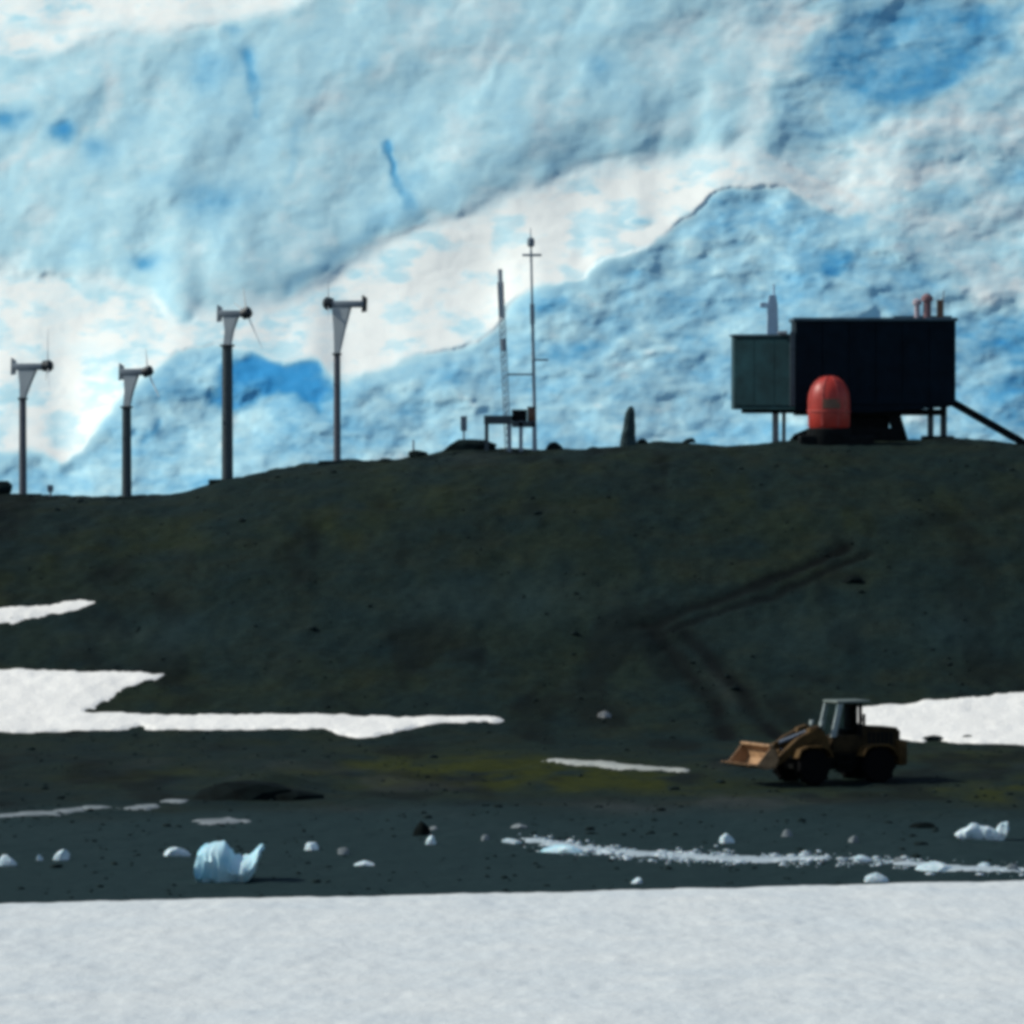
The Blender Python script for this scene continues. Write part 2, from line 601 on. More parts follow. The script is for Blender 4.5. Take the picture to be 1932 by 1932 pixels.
wet = np.maximum(wet, 0.55 * np.clip(ell(PX, PY, 1450, 1200, 170, 70) + ell(PX, PY, 350, 1190, 240, 50) + ell(PX, PY, 1780, 1180, 160, 60) + ell(PX, PY, 900, 1130, 240, 50), 0, 1) * (0.8 + nz))
ground = grid_obj('ground', np.stack([GX, GY, GZ], -1), m_ground, attrs={'moss': np.clip(moss, 0, 1), 'dark_ground': np.clip(dark_ground, 0, 1), 'silt': np.clip(silt, 0, 1), 'wet': np.clip(wet, 0, 1)})
tag(ground, 'dark gravel hill and beach with patches of moss', kind='structure')

# sea behind the hill and out to the horizon
sea = mesh_obj('sea', [(-9000, -3000, -2.5), (9000, -3000, -2.5), (9000, 15000, -2.5), (-9000, 15000, -2.5)], [(0, 1, 2, 3)], make_water())
tag(sea, kind='structure')

# the snow field in the foreground
xs = np.concatenate([np.linspace(-160, -26, 60)[:-1], np.arange(-26, 26, 0.12), np.linspace(26, 160, 60)])
ys = np.concatenate([np.linspace(-120, 130, 90)[:-1], np.arange(130, 172, 0.28), np.arange(172, 186.5, 0.1)])
SX, SY = np.meshgrid(xs, ys)
edge = 174.8 + (966 + SX * 63.5) / 1932.0 * 8.6 + 0.45 * fbm(SX * 0.35, SX * 0, 3, 41) + 0.3 * fbm(SX * 1.6, SX * 0, 4, 44, .65)
edge = np.clip(edge, 165, 185.5)
into = edge - SY
SZ = h_smooth(SX, SY) + 0.5 * (1 - np.exp(-np.clip(into, 0, 99) / 0.5)) - 0.35 * np.clip(-into, 0, 2)
SZ += sstep(0.2, 3, into) * (0.05 * fbm(SX * 0.5, SY * 0.22, 4, 51) + 0.028 * fbm(SX * 2.2, SY * 0.9, 3, 55) + 0.07 * fbm(SX * 0.09, SY * 0.06, 2, 58))
SZ = np.maximum(SZ, h_smooth(SX, SY) - 0.4)
kk = (into[:-1, :-1] > -0.8)
snow_field = grid_obj('snow_field', np.stack([SX, SY, SZ], -1), m_snow_near, keep=kk)
tag(snow_field, 'wide grey white snow field along the foreground', kind='structure')


def snow_patch(name, pts, label, mat, thick=0.2, edge=0.2, res=(0.12, 0.14), jag=0.3):
    thick *= 0.4
    W = [hit(a, b) for a, b in pts]
    x0, x1 = min(w[0] for w in W) - .6, max(w[0] for w in W) + .6
    y0, y1 = min(w[1] for w in W) - .8, max(w[1] for w in W) + .8
    X, Y = np.meshgrid(np.arange(x0, x1, res[0]), np.arange(y0, y1, res[1]))
    d = poly_sdf(X, Y, W) + jag * (fbm(X * 1.2, Y * 0.8, 4, 61) + .5 * fbm(X * 4, Y * 2.5, 3, 63))
    Z = h_full(X, Y) * 0.5 + h_smooth(X, Y) * 0.5 + np.clip(d / max(edge, .01), -1.2, 1) * thick * 0.6 + thick * 0.55 * np.clip(d, 0, 1.5) / 1.5
    Z += 0.02 * fbm(X * 1.5, Y * 1.0, 3, 66)
    kk = (d[:-1, :-1] > -edge * 1.1)
    o = grid_obj(name, np.stack([X, Y, Z], -1), mat, keep=kk)
    return tag(o, label, kind='structure')


snow_patch('snow_patch', [(-160, 1158), (-60, 1152), (0, 1149), (90, 1141), (160, 1133), (188, 1139), (150, 1150), (80, 1161), (0, 1172), (-70, 1174)], 'thin sliver of snow high on the left hillside', m_snow_patch, 0.16)
snow_patch('snow_patch', [(-330, 1322), (-210, 1285), (-90, 1268), (0, 1263), (120, 1266), (215, 1269), (262, 1271), (306, 1275), (290, 1287), (262, 1297), (225, 1313), (190, 1331), (163, 1346), (300, 1349), (450, 1350), (620, 1351), (800, 1353),
                          (930, 1353), (956, 1358), (940, 1364), (850, 1366), (790, 1372), (740, 1381), (700, 1391), (660, 1390), (610, 1380), (540, 1377), (420, 1377), (290, 1376), (262, 1369), (235, 1378), (120, 1380),
                          (0, 1383), (-110, 1384), (-240, 1366)], 'large cream snow patch with a long tail at the hill foot', m_snow_patch, 0.3)
snow_patch('snow_patch', [(1600, 1338), (1660, 1331), (1760, 1322), (1850, 1312), (1932, 1304), (2010, 1300), (2110, 1312), (2200, 1345), (2120, 1388), (2010, 1402), (1932, 1404), (1850, 1403), (1795, 1402), (1770, 1395), (1745, 1401), (1700, 1395), (1640, 1380)],
           'broad snow patch on the slope behind the loader', m_snow_patch, 0.3)
for pts, lab in [([(1030, 1433), (1090, 1436), (1160, 1441), (1240, 1447), (1305, 1452), (1300, 1457), (1220, 1454), (1140, 1449), (1070, 1442), (1035, 1438)], 'thin snow streak beside the mossy ground left of the loader'),
                 ([(-10, 1539), (60, 1534), (110, 1531), (145, 1526), (150, 1531), (95, 1540), (20, 1544), (-10, 1545)], 'longest grey snow streak at the left edge of the beach'),
                 ([(165, 1522), (215, 1522), (216, 1527), (168, 1528)], 'short grey snow streak beside the longest left one'),
                 ([(985, 1584), (1050, 1590), (1105, 1597), (1180, 1606), (1260, 1609), (1260, 1616), (1190, 1614), (1110, 1606), (1040, 1597), (985, 1589)], 'left stretch of slushy snow under the ice crumbs of the strandline'),
                 ([(1262, 1609), (1340, 1614), (1440, 1618), (1560, 1620), (1560, 1626), (1440, 1626), (1340, 1622), (1262, 1617)], 'middle stretch of slushy snow under the ice crumbs of the strandline'),
                 ([(1690, 1627), (1780, 1634), (1940, 1642), (1940, 1650), (1800, 1643), (1690, 1633)], 'right stretch of slushy snow under the ice crumbs of the strandline'),
                 ([(243, 1520), (290, 1519), (275, 1528), (246, 1527)], 'brighter short snow streak on the left beach'),
                 ([(318, 1511), (352, 1512), (350, 1517), (320, 1516)], 'tiny snow streak left of the black rock hump'),
                 ([(362, 1549), (420, 1546), (470, 1550), (450, 1555), (372, 1555)], 'faint snow streak above the large blue ice block')]:
    snow_patch('snow_streak', pts, lab, m_snow_streak if (lab[0] != 't' or 'tiny' in lab) and 'slushy' not in lab else (m_slush if 'slushy' in lab else m_snow_melt), 0.16, 0.12, (0.09, 0.11), 0.5)

# ------------------------------------------------------------------ the glacier
us = np.concatenate([np.linspace(-3600, -420, 160)[:-1], np.arange(-420, 2360, 3.0), np.linspace(2360, 5500, 160)[1:]])
vs = np.concatenate([np.arange(1080, -140, -3.0), np.linspace(-140, -900, 100)[1:]])
U, V = np.meshgrid(us, vs)
wu = U + 16 * fbm(U / 60, V / 60, 4, 71)
wv = V + 13 * fbm(U / 60, V / 60, 4, 75)
tone = 0.635 + 0.10 * fbm(U / 130 + V / 400, V / 110, 3, 77) + 0.09 * fbm(U / 45 + V / 200, V / 60, 3, 78)  # ice and snow colour, with lit and shaded areas painted into it


def paint(mask, val):
    global tone
    tone = tone * (1 - mask) + val * mask


def pgon(pts, val, soft=14, k=1.0, warp=1.0, fade=None):
    X_, Y_ = U + (wu - U) * warp, V + (wv - V) * warp
    d = poly_sdf(X_, Y_, pts)
    if fade:      # the first points form an edge that fades over a wider band
        n_, w_ = fade
        dt, db = seg_dist(X_, Y_, pts[:n_]), seg_dist(X_, Y_, pts[n_:])
        t = sstep(-.25, .25, (db - dt) / (db + dt + 1))
        soft = soft + (w_ - soft) * t
    paint(k * sstep(-soft, soft, d), val)


def stroke(pts, w, val, k=1.0):
    d = seg_dist(wu, wv, pts)
    paint(k * np.exp(-(d / w) ** 2), val)


def spot(cx, cy, rx, ry, val, k=1.0, ang=0):
    paint(k * ell(wu, wv, cx, cy, rx, ry, ang), val)


# the tall upper face: pale streaks, blue holes and cracks
stroke([(205, 120), (215, 180), (205, 240)], 16, .74)
stroke([(-20, 330), (40, 290), (85, 240), (110, 200)], 12, .76, .8)
stroke([(60, 310), (130, 285), (170, 250)], 12, .76, .8)
stroke([(240, 400), (330, 380), (420, 340)], 20, .7, .6)
stroke([(520, 430), (560, 320), (600, 210)], 18, .68, .7)
stroke([(900, 120), (850, 200), (840, 300)], 26, .72, .8)
stroke([(1045, 60), (1015, 150), (1020, 260)], 26, .72, .8)
stroke([(660, 300), (640, 380), (610, 450)], 22, .68, .7)
spot(290, 130, 50, 45, .63, .7)
spot(400, 230, 70, 50, .56, .7)
spot(10, 228, 44, 26, .12, .95)
spot(122, 243, 28, 24, .06, 1.0)
spot(185, 282, 28, 22, .30, .9)
spot(385, 368, 70, 36, .32, .9)
spot(408, 382, 26, 16, .28, .9)
spot(272, 495, 40, 18, .16, .95, -15)
spot(260, 430, 30, 20, .48, .6)
spot(395, 130, 50, 46, .30, .9)
spot(440, 55, 16, 14, .32, .9)
spot(690, 132, 14, 14, .42, .8)
stroke([(466, 95), (472, 130), (476, 165)], 13, .2, .95)
stroke([(478, 165), (486, 215)], 8, .36, .8)
stroke([(562, 230), (560, 300), (545, 340)], 10, .46, .7)
stroke([(726, 268), (738, 310), (748, 348)], 8, .12, .95)
stroke([(748, 350), (768, 390), (784, 412)], 13, .24, .9)
spot(785, 340, 36, 26, .42, .8)
spot(1130, 130, 40, 34, .36, .85)
spot(1060, 55, 60, 16, .48, .7)
spot(960, 210, 40, 60, .52, .6)
spot(1130, 280, 26, 34, .50, .6)
spot(1180, 60, 60, 20, .48, .6)
stroke([(540, 540), (640, 482), (720, 425), (785, 405)], 13, .40, .85)  # shade at the edge above the shelf, painted as a blue line
# top left bright corner
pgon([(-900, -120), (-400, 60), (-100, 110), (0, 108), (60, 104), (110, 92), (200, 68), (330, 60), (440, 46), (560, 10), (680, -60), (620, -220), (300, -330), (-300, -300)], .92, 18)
spot(70, 48, 60, 10, .66, .8)
spot(190, 52, 60, 8, .74, .6)
# the blue hollow at top right and its pale rim
pgon([(1500, 120), (1545, 60), (1610, 20), (1920, 10), (1900, 60), (1850, 120), (1800, 180), (1740, 215), (1650, 205), (1570, 165)], .27, 26)
pgon([(1440, 200), (1500, 140), (1600, 180), (1660, 220), (1600, 270), (1500, 270), (1450, 260)], .46, 24, .8)
spot(1672, 85, 16, 20, .05, .9)
spot(1850, 50, 30, 24, .0, .9)
spot(1900, 90, 24, 22, .15, .8)
spot(1600, 110, 40, 40, .2, .7)
spot(1535, 140, 22, 22, .25, .7)
stroke([(1560, 40), (1470, 75), (1425, 150), (1432, 210), (1415, 255)], 26, .76, .9)
# right-hand icefield
pgon([(1500, 300), (1650, 245), (1800, 185), (1900, 130), (2300, 60), (2300, 600), (1900, 560), (1760, 480), (1640, 400)], .755, 30, .9)
stroke([(1520, 300), (1650, 250), (1790, 190), (1900, 140), (1990, 90)], 16, .74, .8)
stroke([(1600, 330), (1750, 270), (1932, 225), (2050, 200)], 12, .74, .7)
stroke([(1590, 360), (1720, 350), (1830, 300), (1932, 290)], 22, .82, .7)
spot(1860, 180, 40, 30, .5, .7)
spot(1560, 215, 20, 26, .72, .6)
spot(1925, 335, 46, 44, .38, .9)
spot(1775, 378, 70, 22, .45, .85)
# the snow shelf: white snow, its sunlight painted into the tone
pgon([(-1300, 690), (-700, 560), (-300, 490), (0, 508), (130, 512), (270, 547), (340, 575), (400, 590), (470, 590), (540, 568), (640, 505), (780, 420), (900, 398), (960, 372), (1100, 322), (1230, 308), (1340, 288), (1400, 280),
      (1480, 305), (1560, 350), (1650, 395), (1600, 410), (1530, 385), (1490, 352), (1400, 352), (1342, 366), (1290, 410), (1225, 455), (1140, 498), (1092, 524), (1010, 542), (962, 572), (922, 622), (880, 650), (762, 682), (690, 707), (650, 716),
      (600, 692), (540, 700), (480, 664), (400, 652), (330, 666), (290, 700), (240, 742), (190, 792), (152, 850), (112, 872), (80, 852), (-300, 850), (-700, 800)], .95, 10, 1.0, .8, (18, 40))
stroke([(900, 640), (925, 612), (965, 566), (1010, 536), (1092, 516), (1140, 490), (1225, 447), (1290, 402), (1338, 362)], 9, 1.0, .8)  # sunlit rim along the ridge, painted as a brighter line
stroke([(112, 862), (152, 830), (190, 770), (240, 722)], 14, 1.0, .8)
pgon([(1400, 285), (1480, 305), (1560, 350), (1650, 395), (1600, 410), (1530, 385), (1490, 352), (1400, 352)], .80, 22, .8)
stroke([(240, 515), (300, 545), (340, 590)], 20, .55, .8)
stroke([(120, 580), (170, 560)], 26, .8, .5)
spot(430, 550, 60, 20, .72, .6)
spot(60, 720, 40, 30, .78, .6)
spot(160, 660, 50, 20, .80, .5)
spot(20, 800, 40, 18, .72, .6)
spot(1205, 418, 22, 9, .38, .8, -10)
spot(850, 465, 40, 8, .8, .6)
spot(1300, 330, 40, 30, .84, .5)
# the icefall below: blue ice, its shade painted into the tone
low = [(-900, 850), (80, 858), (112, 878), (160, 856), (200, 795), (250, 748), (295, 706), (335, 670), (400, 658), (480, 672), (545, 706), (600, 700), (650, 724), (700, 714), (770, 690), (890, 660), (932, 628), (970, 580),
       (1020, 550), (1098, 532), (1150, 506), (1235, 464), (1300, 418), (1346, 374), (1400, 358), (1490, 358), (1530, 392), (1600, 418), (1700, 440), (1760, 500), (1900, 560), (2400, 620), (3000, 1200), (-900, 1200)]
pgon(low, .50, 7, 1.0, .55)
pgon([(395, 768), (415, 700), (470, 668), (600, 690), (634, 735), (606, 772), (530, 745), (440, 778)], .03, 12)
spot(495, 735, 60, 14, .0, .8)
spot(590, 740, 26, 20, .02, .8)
spot(545, 762, 26, 10, .42, .8)
spot(470, 800, 50, 18, .58, .7)
spot(250, 800, 40, 50, .36, .7)
stroke([(270, 830), (295, 800)], 8, .2, .8)
spot(475, 840, 60, 20, .36, .7)
spot(110, 900, 80, 20, .5, .6)
spot(700, 790, 60, 40, .40, .7)
stroke([(640, 740), (760, 745), (860, 720)], 16, .36, .8)
stroke([(690, 830), (800, 810), (880, 800)], 16, .55, .7)
stroke([(1010, 575), (1100, 580), (1180, 560)], 12, .34, .7)
stroke([(1040, 640), (1120, 625)], 14, .62, .8)
stroke([(1100, 560), (1190, 600), (1260, 650)], 10, .6, .7)
stroke([(1130, 760), (1190, 700), (1235, 668)], 10, .64, .8)
spot(1190, 690, 34, 18, .66, .7)
stroke([(1350, 380), (1440, 375)], 12, .36, .8)
spot(1080, 660, 60, 16, .24, .7)
spot(1290, 560, 50, 20, .36, .6)
spot(1460, 425, 20, 16, .24, .8)
spot(1320, 690, 60, 40, .32, .7)
spot(1260, 790, 60, 14, .28, .7)
stroke([(1330, 520), (1420, 470), (1500, 460)], 12, .55, .7)
stroke([(1480, 470), (1540, 440)], 8, .58, .6)
spot(1560, 488, 54, 26, .22, .85)
spot(1565, 506, 20, 12, .06, .9)
stroke([(1650, 400), (1720, 425)], 12, .8, .8)
stroke([(1660, 430), (1730, 475), (1810, 520), (1932, 560), (2100, 600)], 26, .77, .9)
stroke([(1720, 470), (1840, 470), (1932, 450)], 30, .66, .7)
stroke([(1830, 400), (1932, 430)], 24, .62, .6)
spot(1870, 540, 60, 40, .70, .7)
pgon([(1790, 590), (2300, 590), (2300, 820), (1790, 820)], .36, 18, .9)
spot(1905, 645, 40, 26, .2, .8)
spot(1850, 640, 20, 40, .3, .7)
spot(1830, 700, 40, 30, .45, .6)
spot(1880, 735, 26, 14, .5, .7)
spot(1920, 720, 30, 26, .22, .7)
# pressure-ridge texture, strongest in the icefall
inlow = sstep(-10, 30, poly_sdf(U, V, low))
rightside = sstep(1380, 1520, U) * (1 - inlow)
tex = 1.25 * fbm(U / 80, V / 42, 4, 81, 0.6)
tex2 = fbm(U / 26, V / 13, 3, 86, 0.6)
amp = 0.06 + 0.13 * inlow + 0.09 * rightside
tone_t = tone + amp * (tex + 0.55 * tex2)
tone_t = tone_t - 0.24 * sstep(.8, .92, tone) * sstep(-.1, .45, fbm(U / 70, V / 34, 4, 88, .6))
tone_t = np.clip(tone_t, 0, 1)

# relief: gentle where the tone is bright, steep where it is darker; the slope is summed up the face
bright = sstep(.72, .9, tone)
slope = 1.05 + 1.5 * bright - 0.15 * inlow + 0.5 * rightside * (1 - bright)
zstep = np.abs(np.gradient(vs))[:, None] * 750.0 / FOC
base_s = 1.25
dev = np.zeros_like(U)
acc = np.zeros(U.shape[1])
for i in range(len(vs)):
    acc = acc * (1 - 0.022 * min(4, zstep[i, 0] * 5)) + (slope[i] - base_s) * zstep[i, 0]
    dev[i] = acc
kern = np.exp(-np.linspace(-2, 2, 25) ** 2)
kern /= kern.sum()
core = slice(160, len(us) - 160)
dev = np.apply_along_axis(lambda r: np.convolve(np.pad(r, 12, mode='edge'), kern, 'valid'), 1, dev)
kv = np.exp(-np.linspace(-2, 2, 13) ** 2)
kv /= kv.sum()
dev = np.apply_along_axis(lambda r: np.convolve(np.pad(r, 6, mode='edge'), kv, 'valid'), 0, dev)
lump = (0.16 + 0.34 * inlow + 0.14 * rightside) * (3.0 * fbm(wu / 120, wv / 66, 3, 91, 0.42) + 0.3 * fbm(U / 30, V / 18, 2, 95, .5))
flut = (1 - inlow) * (1 - bright) * (0.22 * fbm(wu / 60 + V / 150, V / 150, 2, 98) + 0.8 * fbm(wu / 170 + V / 300, V / 140, 3, 102, .4))
serac = fbm(wu / 85 + wv / 120, wv / 34 - wu / 260, 4, 120, .55)
tone_t = np.clip(tone_t + (.17 * inlow + .12 * rightside) * serac, 0, 1)
big = 3.0 * fbm(U / 420, V / 380, 2, 99)
hole = 0.5 * np.clip(.45 - tone, 0, 1)
Zrel = (1000 - V) * 760.0 / FOC
YG = 690 + base_s * Zrel + 0.45 * dev - lump - flut - big + hole - (0.36 * inlow + .2 * rightside) * serac
YG = YG + 0.0006 * np.maximum(-V - 100, 0) ** 2 + ((U - 966) / 3000.0) ** 2 * 60
zz_ = (1000 - V) * 760.0 / FOC
YG = np.maximum.accumulate(YG - .30 * zz_, axis=0) + .30 * zz_      # no overhangs: the face always leans back a little
GXX, GZZ = img2x(U, YG), img2z(V, YG)
glacier = grid_obj('glacier', np.stack([GXX, YG, GZZ], -1)[:, ::1], m_glacier, attrs={'ice_light_tone': tone_t})
tag(glacier, 'towering blue and white glacier front behind the hill', kind='structure')


# ------------------------------------------------------------------ things on the ridge
PM = 38.0     # picture units per metre at the ridge (300 m)


def ridge(px, Y=302.0): return (px - 966.0) * Y / FOC


def gz(x, y): return float(h_full(x, y))


def wind_turbine(px, Y, py_base, py_top, width, nac, hub_side, hub_len, pole_mat, label, blade_a, tail=True, tilt=0.0, rot_yaw=22, blade_len=1.75):
    k = Y / FOC
    x = img2x(px, Y)
    z0 = gz(x, Y) - 0.25
    zp = img2z(py_top, Y) - z0
    r = width * k / 2
    root = empty('wind_turbine', (x, Y, z0), R(-17))
    tag(root, label, 'wind turbine', 'wind turbines on poles along the ridge')
    zn = img2z(nac[2], Y) - z0
    nx0, nx1 = (nac[0] - px) * k, (nac[1] - px) * k
    MB().tube((0, 0, 0), (0, 0, zp), r, r * 0.9, 16).build('pole', pole_mat, root, True)
    MB().tube((0, 0, zp - .06), (0, 0, zp + .05), r * 1.25, r * 1.25, 16).build('pole_cap', m_hub, root, True)
    MB().box(-.75, .75, -.75, .75, -.3, .3, None, .04).build('footing', m_rock, root)
    # tapered yaw head, narrow on the pole and wide under the casing
    a, b = nx0 * 0.4, nx1 * 0.5
    hd = MB()
    top = zn - 0.16
    vs_ = []
    for (xa, xb, ya, zz) in ((-r * .62, r * .62, .13, zp), (a * .55, b * .55, .16, (zp + top) / 2), (a, b, .17, top)):
        vs_ += [(xa, -ya, zz), (xb, -ya, zz), (xb, ya, zz), (xa, ya, zz)]
    fs_ = [(3, 2, 1, 0), (8, 9, 10, 11)]
    for j in (0, 4):
        for i in range(4): fs_.append((j + i, j + (i + 1) % 4, j + 4 + (i + 1) % 4, j + 4 + i))
    hd.add(vs_, fs_)
    hd.build('yaw_head', m_pale, root)
    n_ = MB().box(nx0, nx1, -.2, .2, zn - .17, zn + .17, None, .07).build('casing', m_nac, root, True)
    sgn = 1 if hub_side > 0 else -1
    hx = nx1 if sgn > 0 else nx0
    tx = nx0 if sgn > 0 else nx1
    Mh = Matrix.Translation((hx - sgn * 0.12, 0, zn + .04)) @ Matrix.Rotation(R(sgn * tilt), 4, 'Y')
    hb = MB().lathe([(0.02, -.28), (.26, -.24), (hub_len * .92, -.06), (hub_len, .10), (.20, .24), (.03, .30)], 20, Mh @ Matrix.Rotation(R(90 * sgn), 4, 'Y'))
    hb.build('hub', m_hub, root, True)
    Mr = Mh @ Matrix.Rotation(R(rot_yaw), 4, 'Z')
    for q in range(3):
        Mb = Mr @ Matrix.Rotation(R(blade_a + 120 * q), 4, 'X')
        bl = MB()
        secs = [(0.12, .035, .03), (.4, .075, .025), (.9, .06, .016), (blade_len * .85, .04, .01), (blade_len, .02, .006)]
        vv, ff = [], []
        for (zz, c, t) in secs:
            vv += [(-t, -c, zz), (t, -c * .6, zz), (t, c * .8, zz), (-t, c, zz)]
        for j in range(len(secs) - 1):
            for i in range(4): ff.append((j * 4 + i, j * 4 + (i + 1) % 4, j * 4 + 4 + (i + 1) % 4, j * 4 + 4 + i))
        ff += [(3, 2, 1, 0), tuple(range(len(vv) - 4, len(vv)))]
        bl.add(vv, ff, Mb)
        bl.build('blade', m_blade, root)
    if tail:
        tf = MB()
        tf.prism([(tx - .13, zn - .42), (tx + .13, zn - .38), (tx + .16, zn + .30), (tx - .10, zn + .46)], -.035, .035)
        tf.build('tail_fin', m_nac if not tail == 2 else m_hub, root)
    return root


wind_turbine(43, 302.0, 925, 752, 15, (24, 98, 692), 1, .30, m_polegrey, 'leftmost wind turbine, short dark pole with one blade standing upright', 8, True, 0, 25, 1.9)
wind_turbine(239, 302.5, 928, 768, 19, (228, 286, 702), 1, .27, m_pole, 'second wind turbine from the left with a tilted black hub', 50, True, -22, 35, 1.5)
wind_turbine(429, 301.5, 905, 652, 22, (413, 472, 592), 1, .31, m_pole, 'wind turbine on the thickest pole with a blade hanging down', 180, True, -25, 30, 2.0)
wind_turbine(636, 302.0, 875, 668, 14, (614, 690, 574), -1, .33, m_polegrey, 'rightmost wind turbine, black hub to the left and dark upright tail fin', 12, 2, 0, 20, 1.2)


def mast(pts_px, Y, r, label, kind):
    (xa, ya), (xb, yb) = pts_px
    x0, x1 = img2x(xa, Y), img2x(xb, Y)
    z0 = gz(x0, Y) - .1
    z1 = img2z(yb, Y)
    root = empty('antenna_mast', (x0, Y, z0))
    tag(root, label, 'antenna mast', 'antenna masts on the ridge')
    a, b = Vector((0, 0, 0)), Vector((x1 - x0, 0, z1 - z0))
    H = b.z
    dx = b.x / H

    def at(z): return Vector((dx * z, 0, z))
    if kind == 'lattice':
        s = .14
        tops = []
        for (ox, oy) in ((-s, -s * .58), (s, -s * .58), (0, s * 1.15)):
            MB().tube((ox, oy, 0), at(H * .93) + Vector((ox, oy, 0)), .03, .026, 6).build('mast_leg', m_mast, root)
        lac = MB()
        k, n = 0, int(H * .93 / .36)
        c = [(-s, -s * .58), (s, -s * .58), (0, s * 1.15)]
        for i in range(n):
            for j in range(3):
                p, q = c[j], c[(j + 1) % 3]
                z0_, z1_ = i * .36, (i + 1) * .36
                lac.tube(at(z0_) + Vector((*p, 0)), at(z1_) + Vector((*q, 0)), .014, None, 4)
        lac.build('lattice_bracing', m_mast, root)
        MB().tube(at(H * .79) - Vector((0, 0, .5)), at(H) , .12, .12, 12).build('antenna_sleeve', m_sleeve, root, True)
        MB().tube(at(H * .55), at(H * .62), .15, .15, 10).build('relay_can', m_mast, root, True)
    else:
        MB().tube(a, at(H * .62), .095, .085, 10).build('lower_tube', m_mast, root, True)
        MB().tube(at(H * .62), at(H * .9), .065, .06, 10).build('upper_tube', m_mast, root, True)
        MB().tube(at(H * .9), at(H), .045, .02, 8).build('top_rod', m_mast, root, True)
        zc = H * .878
        MB().box(-.45 + dx * zc, .52 + dx * zc, -.06, .06, zc - .06, zc + .06, None, .015).build('crossarm', m_mast, root)
        Mz = Matrix.Translation(at(H * .935))
        MB().lathe([(.04, -.25), (.17, -.2), (.19, 0), (.17, .18), (.05, .25)], 14, Mz).build('instrument_pod', m_nac, root, True)
        zb = H * .345
        MB().box(dx * zb - 1.30, dx * zb, -.035, .035, zb - .05, zb + .05).build('tie_bar', m_mast, root)
        zb = H * .41
        MB().box(dx * zb, dx * zb + .75, -.04, .04, zb - .05, zb + .05).build('side_bracket', m_mast, root)
        MB().tube(at(H * .66), at(H * .57), .12, .12, 10).build('relay_can', m_mast, root, True)
    return root


mast([(959, 850), (943, 508)], 303.2, .1, 'shorter leaning lattice mast with a thick grey top', 'lattice')
mast([(1010, 850), (1001, 430)], 303.2, .1, 'tallest thin mast with a crossarm and pod near its tip', 'tube')

# equipment stand between the masts
Yp = 302.6
xp = img2x(962, Yp)
zp0 = gz(xp, Yp)
st = empty('equipment_stand', (xp, Yp, zp0 - .1))
tag(st, 'low dark table frame on legs at the foot of the masts', 'stand')
zt = img2z(783, Yp) - zp0 + .1
for lx in (-1.16, -.02, .55, 1.22):
    MB().box(lx - .1, lx + .1, -.5, -.3, 0, zt - .3).build('leg', m_mast if lx > -1 else m_pole, st)
    MB().box(lx - .06, lx + .06, .36, .48, 0, zt - .3).build('leg', m_mast, st)
MB().box(-1.3, .1, -.55, .55, zt - .46, zt - .02, None, .03).build('deck', m_pole, st)
MB().box(.1, 1.3, -.5, .5, zt - .62, zt - .30, None, .03).build('shelf', m_pole, st)
bx = empty('equipment_box', (xp + .48, Yp, zp0 - .1 + zt - .3))
tag(bx, 'dark equipment box on the right end of the table frame', 'box')
MB().box(-.38, .38, -.42, .42, 0, .52, None, .04).build('case', m_black, bx, True)
MB().box(-.40, .40, -.44, .44, .52, .58, None, .02).build('lid', m_pole, bx)
bx2 = empty('equipment_box', (xp + 1.08, Yp, zp0 - .1 + zt - .3))
tag(bx2, 'brownish taller equipment box at the far right of the table frame', 'box')
MB().box(-.2, .22, -.4, .4, 0, .66, None, .04).build('case', m_brown, bx2, True)
MB().box(-.22, .24, -.42, .42, .66, .72, None, .02).build('lid', m_black, bx2)


def marker_post(px, py_base, py_top, Y, label, head=None, mat=None, rad=.06):
    x = img2x(px, Y)
    z0 = gz(x, Y)
    z1 = img2z(py_top, Y) - z0
    root = empty('marker_post', (x, Y, z0 - .15))
    tag(root, label, 'post')
    MB().tube((0, 0, 0), (0, 0, z1 + .15), rad, rad * .8, 8).build('post', mat or m_mast, root, True)
    if head:
        w, h = head
        MB().box(-w / 2, w / 2, -.1, .02, z1 - h + .15, z1 + .15, None, .02).build('sign_box', m_nac, root)
    return root


marker_post(875, 842, 785, 303.0, 'thin post carrying a small slate box left of the masts', (.32, .75))
marker_post(780, 862, 830, 303.0, 'short bare stub of a post between turbine and masts')
marker_post(95, 930, 915, 302.5, 'little stub post beside the leftmost turbine', (.3, .35))

def rock_mesh(name, sx, sy, sz, seed, m, parent=None, sub=2, flat=0.35):
    bm = bmesh.new()
    bmesh.ops.create_icosphere(bm, subdivisions=sub, radius=1)
    r_ = random.Random(seed)
    off = Vector((r_.random() * 50, r_.random() * 50, r_.random() * 50))
    from mathutils import noise as mn
    planes = [(Vector((r_.uniform(-1, 1), r_.uniform(-1, 1), r_.uniform(-.3, 1))).normalized(), r_.uniform(.62, .9)) for _ in range(9)]
    for v in bm.verts:
        p = v.co.copy()
        p *= 1 + 0.28 * mn.noise(p * 1.4 + off)
        for n_, d_ in planes:
            t = p.dot(n_) - d_
            if t > 0: p -= n_ * t * .9
        v.co = Vector((p.x * sx, p.y * sy, max(p.z, -flat) * sz))
    mb = MB().frombm(bm)
    o = mb.build(name, m, parent)
    return o


